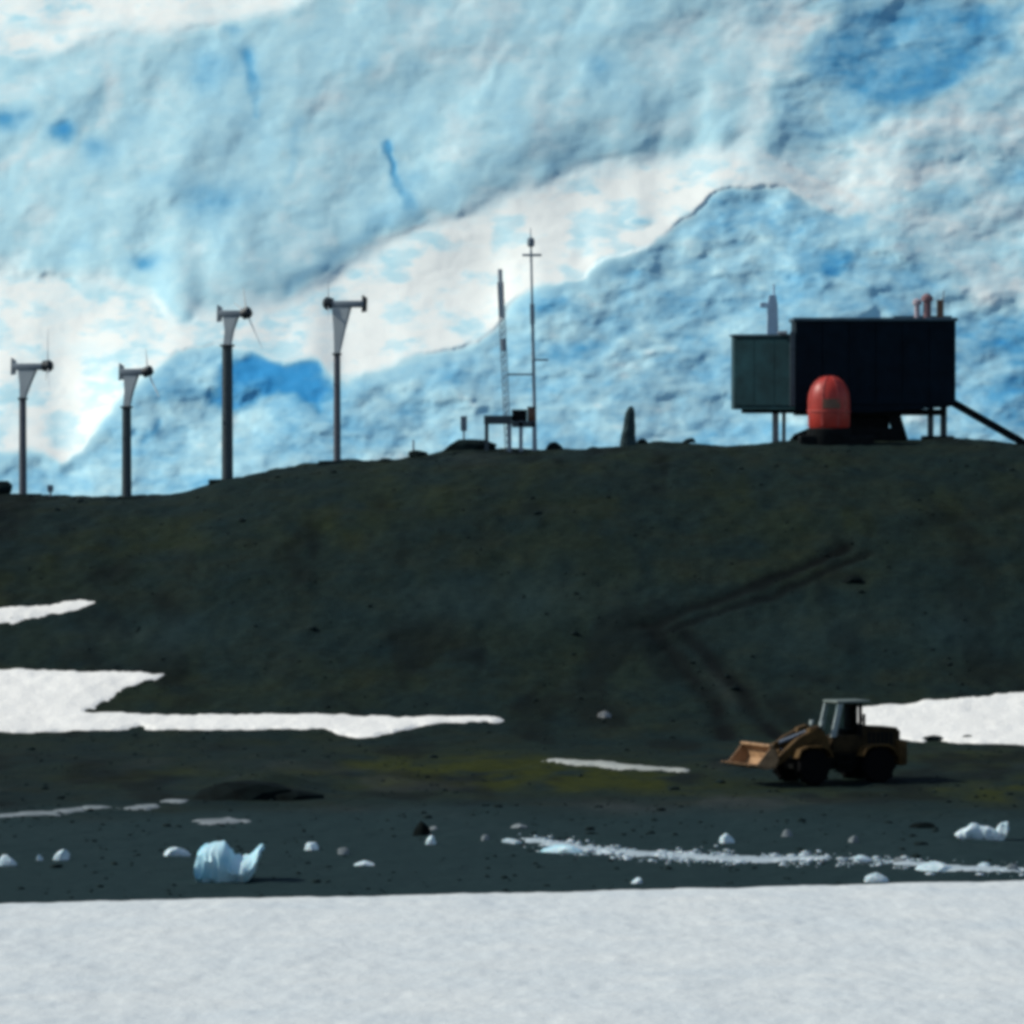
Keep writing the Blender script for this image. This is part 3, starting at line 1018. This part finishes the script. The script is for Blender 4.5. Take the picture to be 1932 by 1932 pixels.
cx_ = img2x(1187, 302.4)
stone = MB()
sec = [(-.25, .46, 0), (.1, .42, -.01), (.5, .36, -.02), (.9, .31, .0), (1.3, .27, .03), (1.6, .23, .06), (1.82, .17, .08), (1.95, .08, .09)]
vs_, fs_ = [], []
from mathutils import noise as mn_
for (z_, r_, o_) in sec:
    for i in range(14):
        a = 6.283 * i / 14
        q = 1 + .22 * mn_.noise(Vector((math.cos(a) * 1.3, math.sin(a) * 1.3, z_ * 1.6)))
        vs_.append((o_ + r_ * q * math.cos(a), r_ * .8 * q * math.sin(a), z_))
for j in range(len(sec) - 1):
    for i in range(14): fs_.append((j * 14 + i, j * 14 + (i + 1) % 14, (j + 1) * 14 + (i + 1) % 14, (j + 1) * 14 + i))
fs_ += [tuple(range(13, -1, -1)), tuple(range(len(vs_) - 14, len(vs_)))]
stone.add(vs_, fs_)
so = stone.build('standing_stone', plain('grey green standing stone', (.028, .050, .054), .85, 0, .4, 2.5, .1), None)
so.location = (cx_, 302.4, gz(cx_, 302.4))
tag(so, 'tall narrow dark standing stone alone on the ridge', 'standing stone')

# boulders along the crest
for i, (px, Y, w, h, lab) in enumerate([(790, 303, .55, .32, 'small black boulder on the skyline left of the mound'), (885, 303.2, 1.6, .62, 'broad low rock mound on the skyline beside the masts'),
                                        (1046, 303, .55, .42, 'dark rounded boulder on the skyline right of the tallest mast'), (1300, 303.2, .5, .22, 'small boulder on the skyline right of the standing stone'),
                                        (0, 302.5, 1.0, .62, 'dark boulder at the left edge of the skyline'), (1212, 303, .5, .25, 'flat stone at the right foot of the standing stone'),
                                        (1120, 303, .6, .16, 'flat stone on the skyline left of the standing stone'), (728, 303, .6, .14, 'flat stone on the skyline right of the turbines')]):
    o = rock_mesh('boulder', w, w * .7, h, 30 + i, m_rock, None, 2, .2)
    x = img2x(px, Y)
    o.location = (x, Y, gz(x, Y) + .05)
    o.rotation_euler = (0, 0, i * .3)
    tag(o, lab, 'boulder')

# ------------------------------------------------------------------ the dark hut on its sledge
HY = 303.6
hx = img2x(1600, HY)
k_ = HY / FOC
hz0 = gz(hx, HY)
hut = empty('field_hut', (hx, HY, hz0))
tag(hut, 'dark navy field hut raised on legs with a lower teal end', 'hut')


def lx(px): return (px - 1600) * k_
def lz(py): return img2z(py, HY) - hz0


xL, xM, xR = lx(1386), lx(1501), lx(1803)
zb, zt2, zta = lz(772), lz(600), lz(630)
D = 5.0
# main cabin, with a slightly keeled underside
cab_poly = [(xM, zb - .12), (lx(1640), zb - .18), (xR - .4, zb + .10), (xR, zb + .22), (xR, zt2 - .16), (xM, zt2 - .16)]
MB().prism(cab_poly, 0.06, D).build('cabin', m_navy, hut)
npan = 6
wpan = (xR - xM) / npan
for i in range(npan):
    a, b = xM + i * wpan + .02, xM + (i + 1) * wpan - .02
    MB().box(a, b, 0, .07, zb + .25, zt2 - .2, None, .015).build('wall_panel', m_navy, hut)
MB().box(xM - .12, xR + .1, -.12, D + .12, zt2 - .16, zt2 + .02, None, .04).build('roof', m_navyedge, hut)
# lower end module, its front turned towards the light
ann = [(xL, 2.1), (xL + .05, 1.7), (xM - .02, .25), (xM - .02, D - .3), (xL, D - .3)]
MB().plan(ann, zb - .02, zta - .1).build('end_module', m_teal, hut)
ev = Vector((xM - .02 - xL - .05, .25 - 1.7, 0))
for i in range(3):
    p0 = Vector((xL + .05, 1.7, 0)) + ev * ((i + .012) / 3)
    p1 = Vector((xL + .05, 1.7, 0)) + ev * ((i + .988) / 3)
    nn = Vector((ev.y, -ev.x, 0)).normalized() * .05
    MB().plan([p0[:2], p1[:2], (p1 + nn)[:2], (p0 + nn)[:2]], zb + .2, zta - .25).build('wall_panel', m_teal, hut)
MB().plan([(xL - .1, 2.1), (xL - .05, 1.6), (xM - .02, .1), (xM - .02, D - .2), (xL - .1, D - .2)], zta - .1, zta, None).build('end_roof', m_navyedge, hut)
MB().box(xM - .28, xM - .02, .02, .2, zb + .15, zta + .12, None, .02).build('corner_trim', m_trim, hut)
MB().box(lx(1468), lx(1486), .1, .45, zta, zta + .16, None, .03).build('roof_lamp', m_pale, hut)
# roof furniture
m_vent = plain('pale blue grey vent', (.36, .50, .62), .6, 0, .1, 1.5)
MB().prism([(lx(1449), zta), (lx(1471), zta), (lx(1469), lz(575)), (lx(1466), lz(556)), (lx(1453), lz(556)), (lx(1450), lz(575))], 1.2, 1.75).build('vent_stack', m_vent, hut)
MB().box(lx(1436), lx(1452), 1.3, 1.7, lz(580), lz(570), None, .02).build('vent_arm', m_vent, hut)
MB().tube((lx(1462), 1.45, lz(556)), (lx(1462), 1.45, lz(535)), .06, .04, 8).build('vent_pipe', m_vent, hut)
MB().lathe([(.2, 0), (.2, .9), (.3, .92), (.3, 1.12), (.1, 1.3)], 14, Matrix.Translation((lx(1752), 1.2, zt2 - .05))).build('chimney', m_rust, hut, True)
MB().lathe([(.13, 0), (.13, .7), (.22, .75), (.22, .95), (.05, 1.05)], 14, Matrix.Translation((lx(1733), 1.3, zt2 - .05))).build('chimney', plain('pale pink vent', (.4, .33, .36), .6), hut, True)
MB().box(lx(1770), lx(1783), 1.0, 1.35, zt2 - .05, lz(565), None, .04).build('roof_post', m_brown, hut)
MB().tube((lx(1781), 1.2, lz(568)), (lx(1784), 1.2, lz(548)), .05, .03, 8).build('roof_rod', m_mast, hut)
MB().box(lx(1690), lx(1800), 1.5, 2.6, zt2, zt2 + .13, None, .03).build('roof_plinth', m_navyedge, hut)
# underframe, legs and sledge
MB().box(xM + .1, xR - .5, .4, D - .4, zb - .32, zb + .0, None, .03).build('floor_frame', m_black, hut)
MB().box(xL + .5, xM, 2.0, D - .6, zb - .22, zb - .0, None, .03).build('floor_frame', m_black, hut)
gl = -.45
MB().box(lx(1461), lx(1473), 2.2, 2.5, gl, zb - .1).build('leg', m_steel, hut)
MB().box(lx(1480), lx(1487), 2.6, 2.9, gl, zb - .1).build('leg', m_steel, hut)
MB().box(lx(1752), lx(1763), .6, .9, gl, zb + .05).build('leg', m_pole, hut)
MB().box(lx(1778), lx(1790), 1.3, 1.6, gl, zb + .1).build('leg', m_pole, hut)
MB().prism([(lx(1675), zb - .05), (lx(1698), zb - .05), (lx(1720), gl), (lx(1690), gl)], .5, .9).build('leg', m_black, hut)
MB().box(lx(1540), lx(1680), .9, 3.6, gl, zb - .1, None, .05).build('central_pedestal', m_black, hut)
MB().prism([(lx(1478), gl), (lx(1500), .3), (lx(1540), .75), (lx(1700), .6), (lx(1700), gl)], .1, 1.3).build('sledge', m_black, hut)
MB().box(lx(1742), lx(1802), .4, 1.8, gl, .22, None, .05).build('footing', m_black, hut)
# the staircase leading down to the right
s0 = Vector((xR - .1, .9, lz(757)))
s1 = Vector((lx(1948), .9, lz(842)))
dv = s1 - s0
stair = MB().prism([(s0.x, s0.z + .16), (s1.x, s1.z + .16), (s1.x, s1.z - .26), (s0.x, s0.z - .26)], .55, .63).build('stair', m_black, hut)
MB().prism([(s0.x, s0.z + .16), (s1.x, s1.z + .16), (s1.x, s1.z - .26), (s0.x, s0.z - .26)], 1.4, 1.48).build('stringer', m_black, stair)
nst = 11
for i in range(nst):
    p = s0 + dv * ((i + .5) / nst)
    MB().box(p.x - .17, p.x + .17, .63, 1.4, p.z - .03, p.z + .03).build('tread', m_pole, stair)
pr = s0 + Vector((.1, 0, 0))

# ------------------------------------------------------------------ red dome shelter before the hut
RY = 301.2
rx = img2x(1564, RY)
rz = img2z(808, RY)
base_z = gz(rx, RY)
red = empty('dome_shelter', (rx, RY, base_z))
tag(red, 'small red domed shelter standing in front of the dark hut', 'shelter')
zb_ = rz - base_z
kR = RY / FOC
rr = 40 * kR
ht = (808 - 709) * kR
prof = [(rr * .93, zb_), (rr * .985, zb_ + .12), (rr, zb_ + ht * .28), (rr, zb_ + ht * .52), (rr * .96, zb_ + ht * .66), (rr * .84, zb_ + ht * .79), (rr * .66, zb_ + ht * .89), (rr * .42, zb_ + ht * .96), (rr * .18, zb_ + ht * .99), (.02, zb_ + ht)]
MB().lathe(prof, 40).build('shell', m_red, red, True)
for i in range(8):
    a = 2 * math.pi * (i + .5) / 8
    rib = MB()
    vs_, fs_ = [], []
    for (r_, z_) in prof[:-1]:
        for (dr, da) in ((-.02, -.05), (.025, -.05), (.025, .05), (-.02, .05)):
            rad_ = r_ + dr
            aa = a + da * 1.07 / max(r_, .3)
            vs_.append((rad_ * math.cos(aa), rad_ * math.sin(aa), z_ + (0.02 if dr > 0 else 0)))
    nk = len(prof) - 1
    for j in range(nk - 1):
        for q in range(4): fs_.append((j * 4 + q, j * 4 + (q + 1) % 4, j * 4 + 4 + (q + 1) % 4, j * 4 + 4 + q))
    fs_ += [(3, 2, 1, 0), tuple(range(nk * 4 - 4, nk * 4))]
    rib.add(vs_, fs_)
    rib.build('rib', m_redlip, red)
MB().lathe([(rr * 1.0, zb_ + ht * .30), (rr * 1.035, zb_ + ht * .31), (rr * 1.035, zb_ + ht * .34), (rr * 1.0, zb_ + ht * .35)], 40).build('flange', m_redlip, red, True)
# window band and door on the near side
win = MB()
vs_, fs_ = [], []
n_ = 8
for i in range(n_ + 1):
    a = R(-90 - 20 + 48 * i / n_)
    for (rad_, zz) in ((rr * .99, .38), (rr + .035, .38), (rr * .985 + .035, .56), (rr * .97, .56)):
        vs_.append((rad_ * math.cos(a), rad_ * math.sin(a), zb_ + ht * zz))
for i in range(n_):
    for q in range(4): fs_.append((i * 4 + q, i * 4 + (q + 1) % 4, i * 4 + 4 + (q + 1) % 4, i * 4 + 4 + q))
fs_ += [(3, 2, 1, 0), tuple(range(n_ * 4, n_ * 4 + 4))]
win.add(vs_, fs_)
win.build('window', m_brown, red)
MB().lathe([(rr * .98, -.35), (rr * 1.06, -.2), (rr * 1.06, zb_ - .05), (rr * .95, zb_ + .02)], 32).build('base_ring', m_black, red, True)
MB().box(-1.5, 2.2, -.9, 1.0, -.5, zb_ * .5, None, .08).build('base_skid', m_black, red)

# ------------------------------------------------------------------ wheel loader
LX, LY, LZ = on_ground(1573, 1479)
LY += 0.9
LX = img2x(1573, LY)
loader = empty('wheel_loader', (LX, LY, gz(LX, LY) + .01), R(24))
tag(loader, 'ochre wheel loader with raised tan bucket parked on the dark beach', 'loader')
WB, TR, WR = 1.42, .98, .68


def wheel(x, y):
    Mw = Matrix.Translation((x, y, WR))
    w = MB().lathe([(.40, -.24), (WR * .93, -.25), (WR, -.17), (WR, .17), (WR * .93, .25), (.40, .24)], 28, Mw, 'Y').build('wheel', m_tyre, loader, True)
    MB().lathe([(.05, -.20), (.18, -.235), (.22, -.17), (.37, -.16), (.405, -.23), (.405, .23), (.37, .16), (.2, .17), (.05, .2)], 20, Mw, 'Y').build('rim', m_rim, w, True)
    lug = MB()
    for i in range(22):
        a = 2 * math.pi * i / 22
        Ml = Mw @ Matrix.Rotation(a, 4, 'Y') @ Matrix.Translation((0, .12 if i % 2 else -.12, WR + .01)) @ Matrix.Rotation(R(25 if i % 2 else -25), 4, 'Z')
        lug.box(-.045, .045, -.12, .12, -.03, .03, Ml)
    lug.build('tread_lug', m_tyre, w)['kind'] = 'stuff'
    return w


for x in (-WB, WB):
    for y in (-TR, TR): wheel(x, y)
# frames
MB().box(-1.9, .1, -.55, .55, .55, 1.15, None, .05).build('front_frame', m_dark, loader)
MB().box(-.1, 2.3, -.6, .6, .5, 1.25, None, .05).build('rear_frame', m_dark, loader)
MB().tube((-.1, 0, .5), (-.1, 0, 1.3), .2, .2, 14).build('articulation_pin', m_dark, loader, True)
for x in (-WB, WB): MB().tube((x, -.8, WR), (x, .8, WR), .16, .16, 12).build('axle', m_dark, loader, True)
# loader tower, arms, bucket
for y in (-.5, .5):
    MB().prism([(-1.75, 1.0), (-.45, 1.0), (-.55, 1.75), (-.95, 2.25), (-1.35, 2.15), (-1.6, 1.6)], y - .16, y + .16).build('arm_tower', m_yellow, loader)
    MB().prism([(-.75, 2.0), (-1.0, 2.22), (-1.9, 1.80), (-2.75, 1.10), (-3.05, .97), (-3.0, .73), (-2.7, .77), (-1.85, 1.40), (-1.0, 1.8)], y * 1.25 - .13, y * 1.25 + .13).build('lift_arm', m_yellow, loader)
    MB().tube((-.9, y * .8, 1.1), (-2.1, y * 1.0, 1.3), .075, .06, 10).build('lift_cylinder', m_steel, loader, True)
MB().tube((-1.0, 0, 2.05), (-2.5, 0, 1.55), .085, .07, 10).build('tilt_cylinder', m_steel, loader, True)
MB().prism([(-2.4, 1.65), (-2.62, 1.6), (-2.9, 1.02), (-2.7, .97)], -.1, .1).build('bellcrank', m_yellow, loader)
MB().tube((-2.3, -.66, 1.24), (-2.3, .66, 1.24), .09, .09, 10).build('arm_crossbar', m_yellow, loader, True)
BZ = -.24
bk = MB()
prof_o = [(-4.05, 1.02), (-3.55, .88), (-3.15, .95), (-3.02, 1.25), (-3.12, 1.62), (-3.35, 1.78)]
prof_i = [(-3.37, 1.72), (-3.17, 1.58), (-3.10, 1.25), (-3.2, 1.02), (-3.55, .95), (-4.02, 1.07)]
bk.prism([(p, q + BZ) for p, q in prof_o + prof_i], -1.28, 1.28)
for y in (-1.28, 1.25): bk.prism([(p, q + BZ) for p, q in [(-4.0, 1.03), (-3.55, .9), (-3.15, .96), (-3.03, 1.25), (-3.13, 1.6), (-3.35, 1.76), (-3.62, 1.45)]], y, y + .04)
bucket = bk.build('bucket', m_bucket, loader)
for i in range(7):
    y = -1.18 + i * .393
    MB().prism([(p, q + BZ) for p, q in [(-3.98, 1.0), (-4.28, 1.07), (-4.28, 1.1), (-3.95, 1.1)]], y - .06, y + .06).build('tooth', m_bucket, bucket)
MB().box(-3.45, -3.25, -1.26, 1.26, 1.74 + BZ, 1.84 + BZ, None, .03).build('spill_guard', m_bucket, bucket)
# rear engine hood and counterweight
MB().prism([(.95, 1.2), (2.55, 1.15), (2.62, 1.95), (2.45, 2.12), (.95, 2.22)], -.62, .62).build('engine_hood', m_umber, loader)
MB().box(2.42, 2.86, -.85, .85, .62, 1.62, None, .12).build('counterweight', m_yellow, loader, True)
hs = MB()
for y in (-.2, .2, .28):
    pts_ = [Vector((-.4, y, 1.3)), Vector((-.9, y * 1.3, 1.75)), Vector((-1.5, y * 1.5, 1.95)), Vector((-2.2, y * 1.6, 1.62))]
    for p0, p1 in zip(pts_, pts_[1:]): hs.tube(p0, p1, .03, .03, 6)
hs.build('hydraulic_hose', m_black, loader)
gr = MB()
for i in range(6): gr.box(1.2 + i * .19, 1.31 + i * .19, -.645, -.622, 1.35, 1.95)
gr.build('hood_grille', m_black, loader)
MB().tube((1.5, .3, 2.15), (1.5, .3, 2.62), .06, .06, 10).build('exhaust_pipe', m_dark, loader, True)
for x in (-WB, WB):
    for y in (-TR, TR):
        MB().prism([(x - .78, 1.05), (x - .62, 1.38), (x - .3, 1.5), (x + .35, 1.5), (x + .66, 1.36), (x + .8, 1.05), (x + .74, 1.05), (x + .6, 1.3), (x + .32, 1.43), (x - .28, 1.43), (x - .57, 1.31), (x - .7, 1.05)], y - .3, y + .3).build('mudguard', m_yellow, loader)
# cab: floor box, pillars, roof, seat and a dark rear wall
cabo = MB().box(-.35, .95, -.62, .62, 1.15, 1.85, None, .05).build('cab', m_umber, loader)
for y in (-.58, .58):
    MB().prism([(-.42, 1.8), (-.20, 1.8), (.10, 3.07), (-.10, 3.07)], y - .05, y + .05).build('front_pillar', m_cab, cabo)
    MB().box(.82, .94, y - .05, y + .05, 1.8, 3.10).build('rear_pillar', m_dark, cabo)
MB().box(.72, .80, -.5, .5, 1.8, 3.08).build('rear_wall', m_dark, cabo)
MB().prism([(-.36, 1.86), (-.33, 1.86), (-.06, 3.08), (-.09, 3.08)], -.52, .52).build('windscreen', m_glass, cabo)
MB().box(-.2, .7, -.585, -.575, 1.9, 3.08).build('side_window', m_glass, cabo)
MB().box(-.16, 1.3, -.64, .64, 3.10, 3.20, None, .04).build('cab_roof', m_cabroof, cabo, True)
MB().box(.28, .75, -.3, .3, 1.85, 2.1, None, .06).build('seat', m_black, cabo, True)
MB().box(.58, .72, -.3, .3, 2.1, 2.9, None, .05).build('seat_back', m_black, cabo, True)
MB().tube((.0, 0, 1.85), (.08, 0, 2.35), .03, .03, 8).build('steering_column', m_black, cabo)
MB().lathe([(.19, -.015), (.22, -.015), (.22, .015), (.19, .015)], 16, Matrix.Translation((.08, 0, 2.37)) @ Matrix.Rotation(R(-25), 4, 'Y')).build('steering_wheel', m_black, cabo)
for y in (-.42, .42):
    MB().lathe([(.02, -.06), (.1, -.06), (.11, .05), (.02, .06)], 14, Matrix.Translation((-.75, y * 1.0, 2.32)) @ Matrix.Rotation(R(-90), 4, 'Y')).build('headlight', m_cab, loader, True)
stp = MB()
for i in range(3): stp.box(-.25, .35, -.95, -.62, .45 + i * .32, .5 + i * .32)
for x in (-.25, .31): stp.box(x, x + .04, -.94, -.9, .4, 1.2)
stp.build('steps', m_dark, loader)

# ------------------------------------------------------------------ ice on the beach
def ice_chunk(px, py, w, h, label, seed, m=m_ice_white, group=None, sub=2):
    x, y, z = on_ground(px, py + h * .45)
    k = y / FOC
    o = rock_mesh('ice_chunk', w * k * .56, w * k * .42, h * k * .78, seed, m, None, sub, .3)
    o.location = (x, y + w * k * .2, z + .02)
    o.rotation_euler = (0, 0, random.uniform(0, 3))
    o.rotation_euler = (0, 0, random.uniform(-.4, .4))
    tag(o, label, 'ice chunk', group or 'ice chunks stranded on the dark beach')
    return o


CH = [
    (12, 1620, 36, 30, 'rounded white ice chunk at the left edge of the beach'),
    (73, 1619, 13, 13, 'tiny ice crumb between the two leftmost ice chunks'),
    (115, 1611, 32, 28, 'angular white ice chunk second from the left edge'),
    (331, 1608, 56, 20, 'flat pale ice slab just left of the large blue block'),
    (587, 1597, 28, 19, 'white ice lump first to the right of the large blue block'),
    (648, 1606, 22, 17, 'greyish ice lump second to the right of the large block'),
    (686, 1631, 38, 12, 'low flat ice piece nearest the snow right of the large block'),
    (812, 1584, 20, 22, 'upright ice piece beside the small black rock'),
    (818, 1562, 18, 10, 'faint ice piece just above the small black rock'),
    (915, 1582, 18, 12, 'small dull ice piece left of the strandline'),
    (980, 1559, 34, 9, 'thin dull ice sliver above the start of the strandline'),
    (965, 1586, 36, 12, 'low ice piece at the left start of the strandline'),
    (1370, 1580, 32, 22, 'bright rounded ice chunk alone below the loader bucket'),
    (1485, 1572, 20, 16, 'dim ice lump below the front wheels of the loader'),
    (1611, 1581, 20, 16, 'dim ice lump below the rear wheels of the loader'),
    (1630, 1621, 32, 15, 'pale ice lump on the right half of the strandline'),
    (1700, 1624, 28, 12, 'low grey ice lump right of the pale one on the strandline'),
    (1765, 1632, 80, 22, 'long pale ice slab near the right end of the strandline'),
    (1858, 1632, 26, 14, 'small ice lump under the notched ice slab at right'),
    (1912, 1638, 26, 16, 'grey ice lump at the far right of the strandline'),
    (1203, 1662, 22, 14, 'small white ice lump on the snow field edge at centre'),
    (1655, 1655, 46, 20, 'pale blue ice lump on the snow field edge at right'),
]
for i, (px, py, w, h, lab) in enumerate(CH):
    dim = any(s in lab for s in ('dim', 'dull', 'grey', 'faint'))
    ice_chunk(px, py, w, h, lab, 200 + i, m_snow_streak if dim else m_ice_white)
ice_chunk(1062, 1599, 74, 22, 'wide pale blue ice slab on the left part of the strandline', 260, m_ice_blue)

# large block with its notched top
x, y, z = on_ground(428, 1666)
k = y / FOC
from mathutils import noise as mnoise


def ice_form(name, top, bot, depth, mat, label, loc, k, seed, rough=.06, n=30):
    """a grounded ice mass: its top and bottom line along its length, rounded from front to back"""
    x0, x1 = top[0][0], top[-1][0]
    tx, tz = [p[0] for p in top], [p[1] for p in top]
    bx_, bz_ = [p[0] for p in bot], [p[1] for p in bot]
    rows = [(0.00, .0), (-.10, .18), (-.13, .4), (-.10, .62), (-.02, .82), (.10, .95), (.28, 1.0), (.5, .96), (.72, .88), (.9, .68), (1.0, .35), (1.0, .0)]
    V_, F_ = [], []
    for i in range(n + 1):
        t = i / n
        x = x0 + (x1 - x0) * t
        zt_, zb_2 = np.interp(x, tx, tz), np.interp(x, bx_, bz_)
        w = .66 + .34 * math.sin(math.pi * min(1, max(0, .12 + .7 * t))) ** .6
        for (fy, fz) in rows:
            lean = (x - (x0 + x1) / 2) * .10 * (fz - .4)
            p = Vector(((x + lean) * k, (fy - .3) * depth * w + .3 * depth, (zb_2 + (zt_ - zb_2) * fz) * k))
            q = p * 1.7 + Vector((seed, 0, 0))
            d = mnoise.noise(q) * rough * 1.4 + abs(mnoise.noise(q * 2.6)) * rough * 1.6 - rough * .4
            V_.append(p + Vector((d, d * 1.5, d * .7)))
    m_ = len(rows)
    for i in range(n):
        for j in range(m_):
            F_.append((i * m_ + j, i * m_ + (j + 1) % m_, (i + 1) * m_ + (j + 1) % m_, (i + 1) * m_ + j))
    F_ += [tuple(range(m_)), tuple(range((n + 1) * m_ - 1, n * m_ - 1, -1))]
    o = MB().add(V_, F_).build(name, mat, None, True)
    o.location = loc
    return tag(o, label, name.replace('_', ' '))


ice_form('ice_block', [(-57, 50), (-52, 62), (-44, 70), (-26, 75), (-6, 77), (3, 70), (8, 54), (20, 47), (36, 50), (44, 57), (54, 69), (60, 70), (63, 62)],
         [(-57, 4), (-30, -3), (10, -4), (34, 2), (48, 10), (56, 24), (63, 50)], 1.7, m_ice_blue, 'large pale blue ice block with a notched top grounded on the beach', (x, y, z - .05), k, 3.0, .085, 40)
x, y, z = on_ground(1855, 1586)
k = y / FOC
ice_form('ice_slab', [(-48, 10), (-40, 18), (-28, 22), (-20, 30), (-12, 29), (-6, 24), (10, 25), (22, 22), (26, 16), (30, 27), (36, 33), (47, 33), (49, 24)],
         [(-48, 4), (-38, -2), (-20, -4), (30, -4), (44, 0), (49, 10)], .8, m_ice_white, 'bright long ice slab with an upturned right end on the beach', (x, y, z), k, 9.0, .07)

# brash along the strandline: countless crumbs
ICO_V, ICO_F = [], []
bm = bmesh.new()
bmesh.ops.create_icosphere(bm, subdivisions=1, radius=1)
bm.verts.index_update()
ICO_V = np.array([v.co[:] for v in bm.verts])
ICO_F = np.array([[v.index for v in f.verts] for f in bm.faces])
bm.free()


def scatter(name, P, S, m, flat=.6):
    n = len(P)
    base = ICO_V[None] * (1 + 0.3 * rng.standard_normal((n, len(ICO_V), 1)) * .6)
    ang = rng.random(n) * 6.28
    c, s = np.cos(ang)[:, None], np.sin(ang)[:, None]
    st = 1 + .5 * rng.random((n, 1))
    x_, y_, z_ = base[..., 0] * st, base[..., 1], base[..., 2] * flat
    V_ = np.stack([x_ * c - y_ * s, x_ * s + y_ * c, z_], -1) * S[:, None, None] + P[:, None, :]
    F_ = (ICO_F[None] + (np.arange(n) * len(ICO_V))[:, None, None]).reshape(-1, 3)
    me = bpy.data.meshes.new(name)
    V_ = V_.reshape(-1, 3)
    me.vertices.add(len(V_))
    me.vertices.foreach_set('co', V_.astype(np.float32).reshape(-1))
    me.loops.add(len(F_) * 3)
    me.loops.foreach_set('vertex_index', F_.astype(np.int32).reshape(-1))
    me.polygons.add(len(F_))
    me.polygons.foreach_set('loop_start', np.arange(0, len(F_) * 3, 3, dtype=np.int32))
    me.polygons.foreach_set('loop_total', np.full(len(F_), 3, dtype=np.int32))
    me.update(calc_edges=True)
    me.materials.append(m)
    o = bpy.data.objects.new(name, me)
    COL.objects.link(o)
    return o


line = [(975, 1586), (1040, 1594), (1110, 1603), (1190, 1611), (1260, 1612), (1350, 1618), (1450, 1622), (1560, 1622), (1680, 1630), (1800, 1637), (1960, 1645)]
dens = [1.0, 1.2, 1.2, 1.5, 1.3, 1.1, 1.2, .55, .45, .6, .5]
P, S = [], []
lp = np.array(line, float)
for i in range(4200):
    t = random.random() * (len(line) - 1)
    a = int(t)
    if random.random() > dens[a] / 1.5: continue
    p = lp[a] + (lp[a + 1] - lp[a]) * (t - a)
    px, py = p[0], p[1] + random.gauss(0, 5.5)
    if fbm(px / 40.0, py / 8.0, 2, 5) < -.25: continue
    x, y, z = on_ground(px, py)
    P.append((x, y, z + .01))
    S.append(min(.22, .02 + random.expovariate(1 / .03)))
brash = scatter('ice_brash', np.array(P), np.array(S), make_ice('brash ice', (.34, .43, .47), (.58, .66, .69), .8), .4)
tag(brash, 'broken ice crumbs strewn along the strandline of the beach', kind='stuff')

# stones: loose gravel of the hill and beach
n = 5000
sx_ = rng.uniform(-33, 33, n)
sy_ = rng.uniform(180, 303, n)
kk = fbm(sx_ * .3, sy_ * .2, 2, 33) + rng.uniform(-.5, .5, n) > -.1
sx_, sy_ = sx_[kk], sy_[kk]
ss_ = np.minimum(.2, .03 + rng.exponential(.028, len(sx_)))
st_ = scatter('loose_stones', np.stack([sx_, sy_, h_full(sx_, sy_) + ss_ * .1], -1), ss_, m_rock, .6)
tag(st_, 'loose dark stones scattered over the hill and beach', kind='stuff')

# rock hump, small rocks, pale stone
for (px, py, w, h, m, lab) in [(470, 1508, 2.2, .75, m_rockblack, 'low black rock hump on the beach above the blue ice block'), (548, 1509, 1.4, .42, m_rockblack, 'flat black rock at the right end of the rock hump'),
                               (795, 1575, .32, .55, m_rockblack, 'small black upright rock beside an ice piece'), (1141, 1356, .32, .3, m_rockpale, 'lone pale stone at the hill foot'),
                               (1760, 1396, .55, .28, m_rock, 'dark rock on the lower edge of the right snow patch'), (1826, 1396, .3, .2, m_rock, 'small dark stone on the edge of the right snow patch'),
                               (1610, 1094, .6, .3, m_rockblack, 'black rock on the hillside below the wheel ruts'), (1740, 1560, .5, .22, m_rockblack, 'low black rock on the beach left of the notched slab')]:
    x, y, z = on_ground(px, py)
    o = rock_mesh('rock', w, w * .65, h, int(px), m, None, 2, .3)
    o.location = (x, y, z)
    tag(o, lab, 'rock')
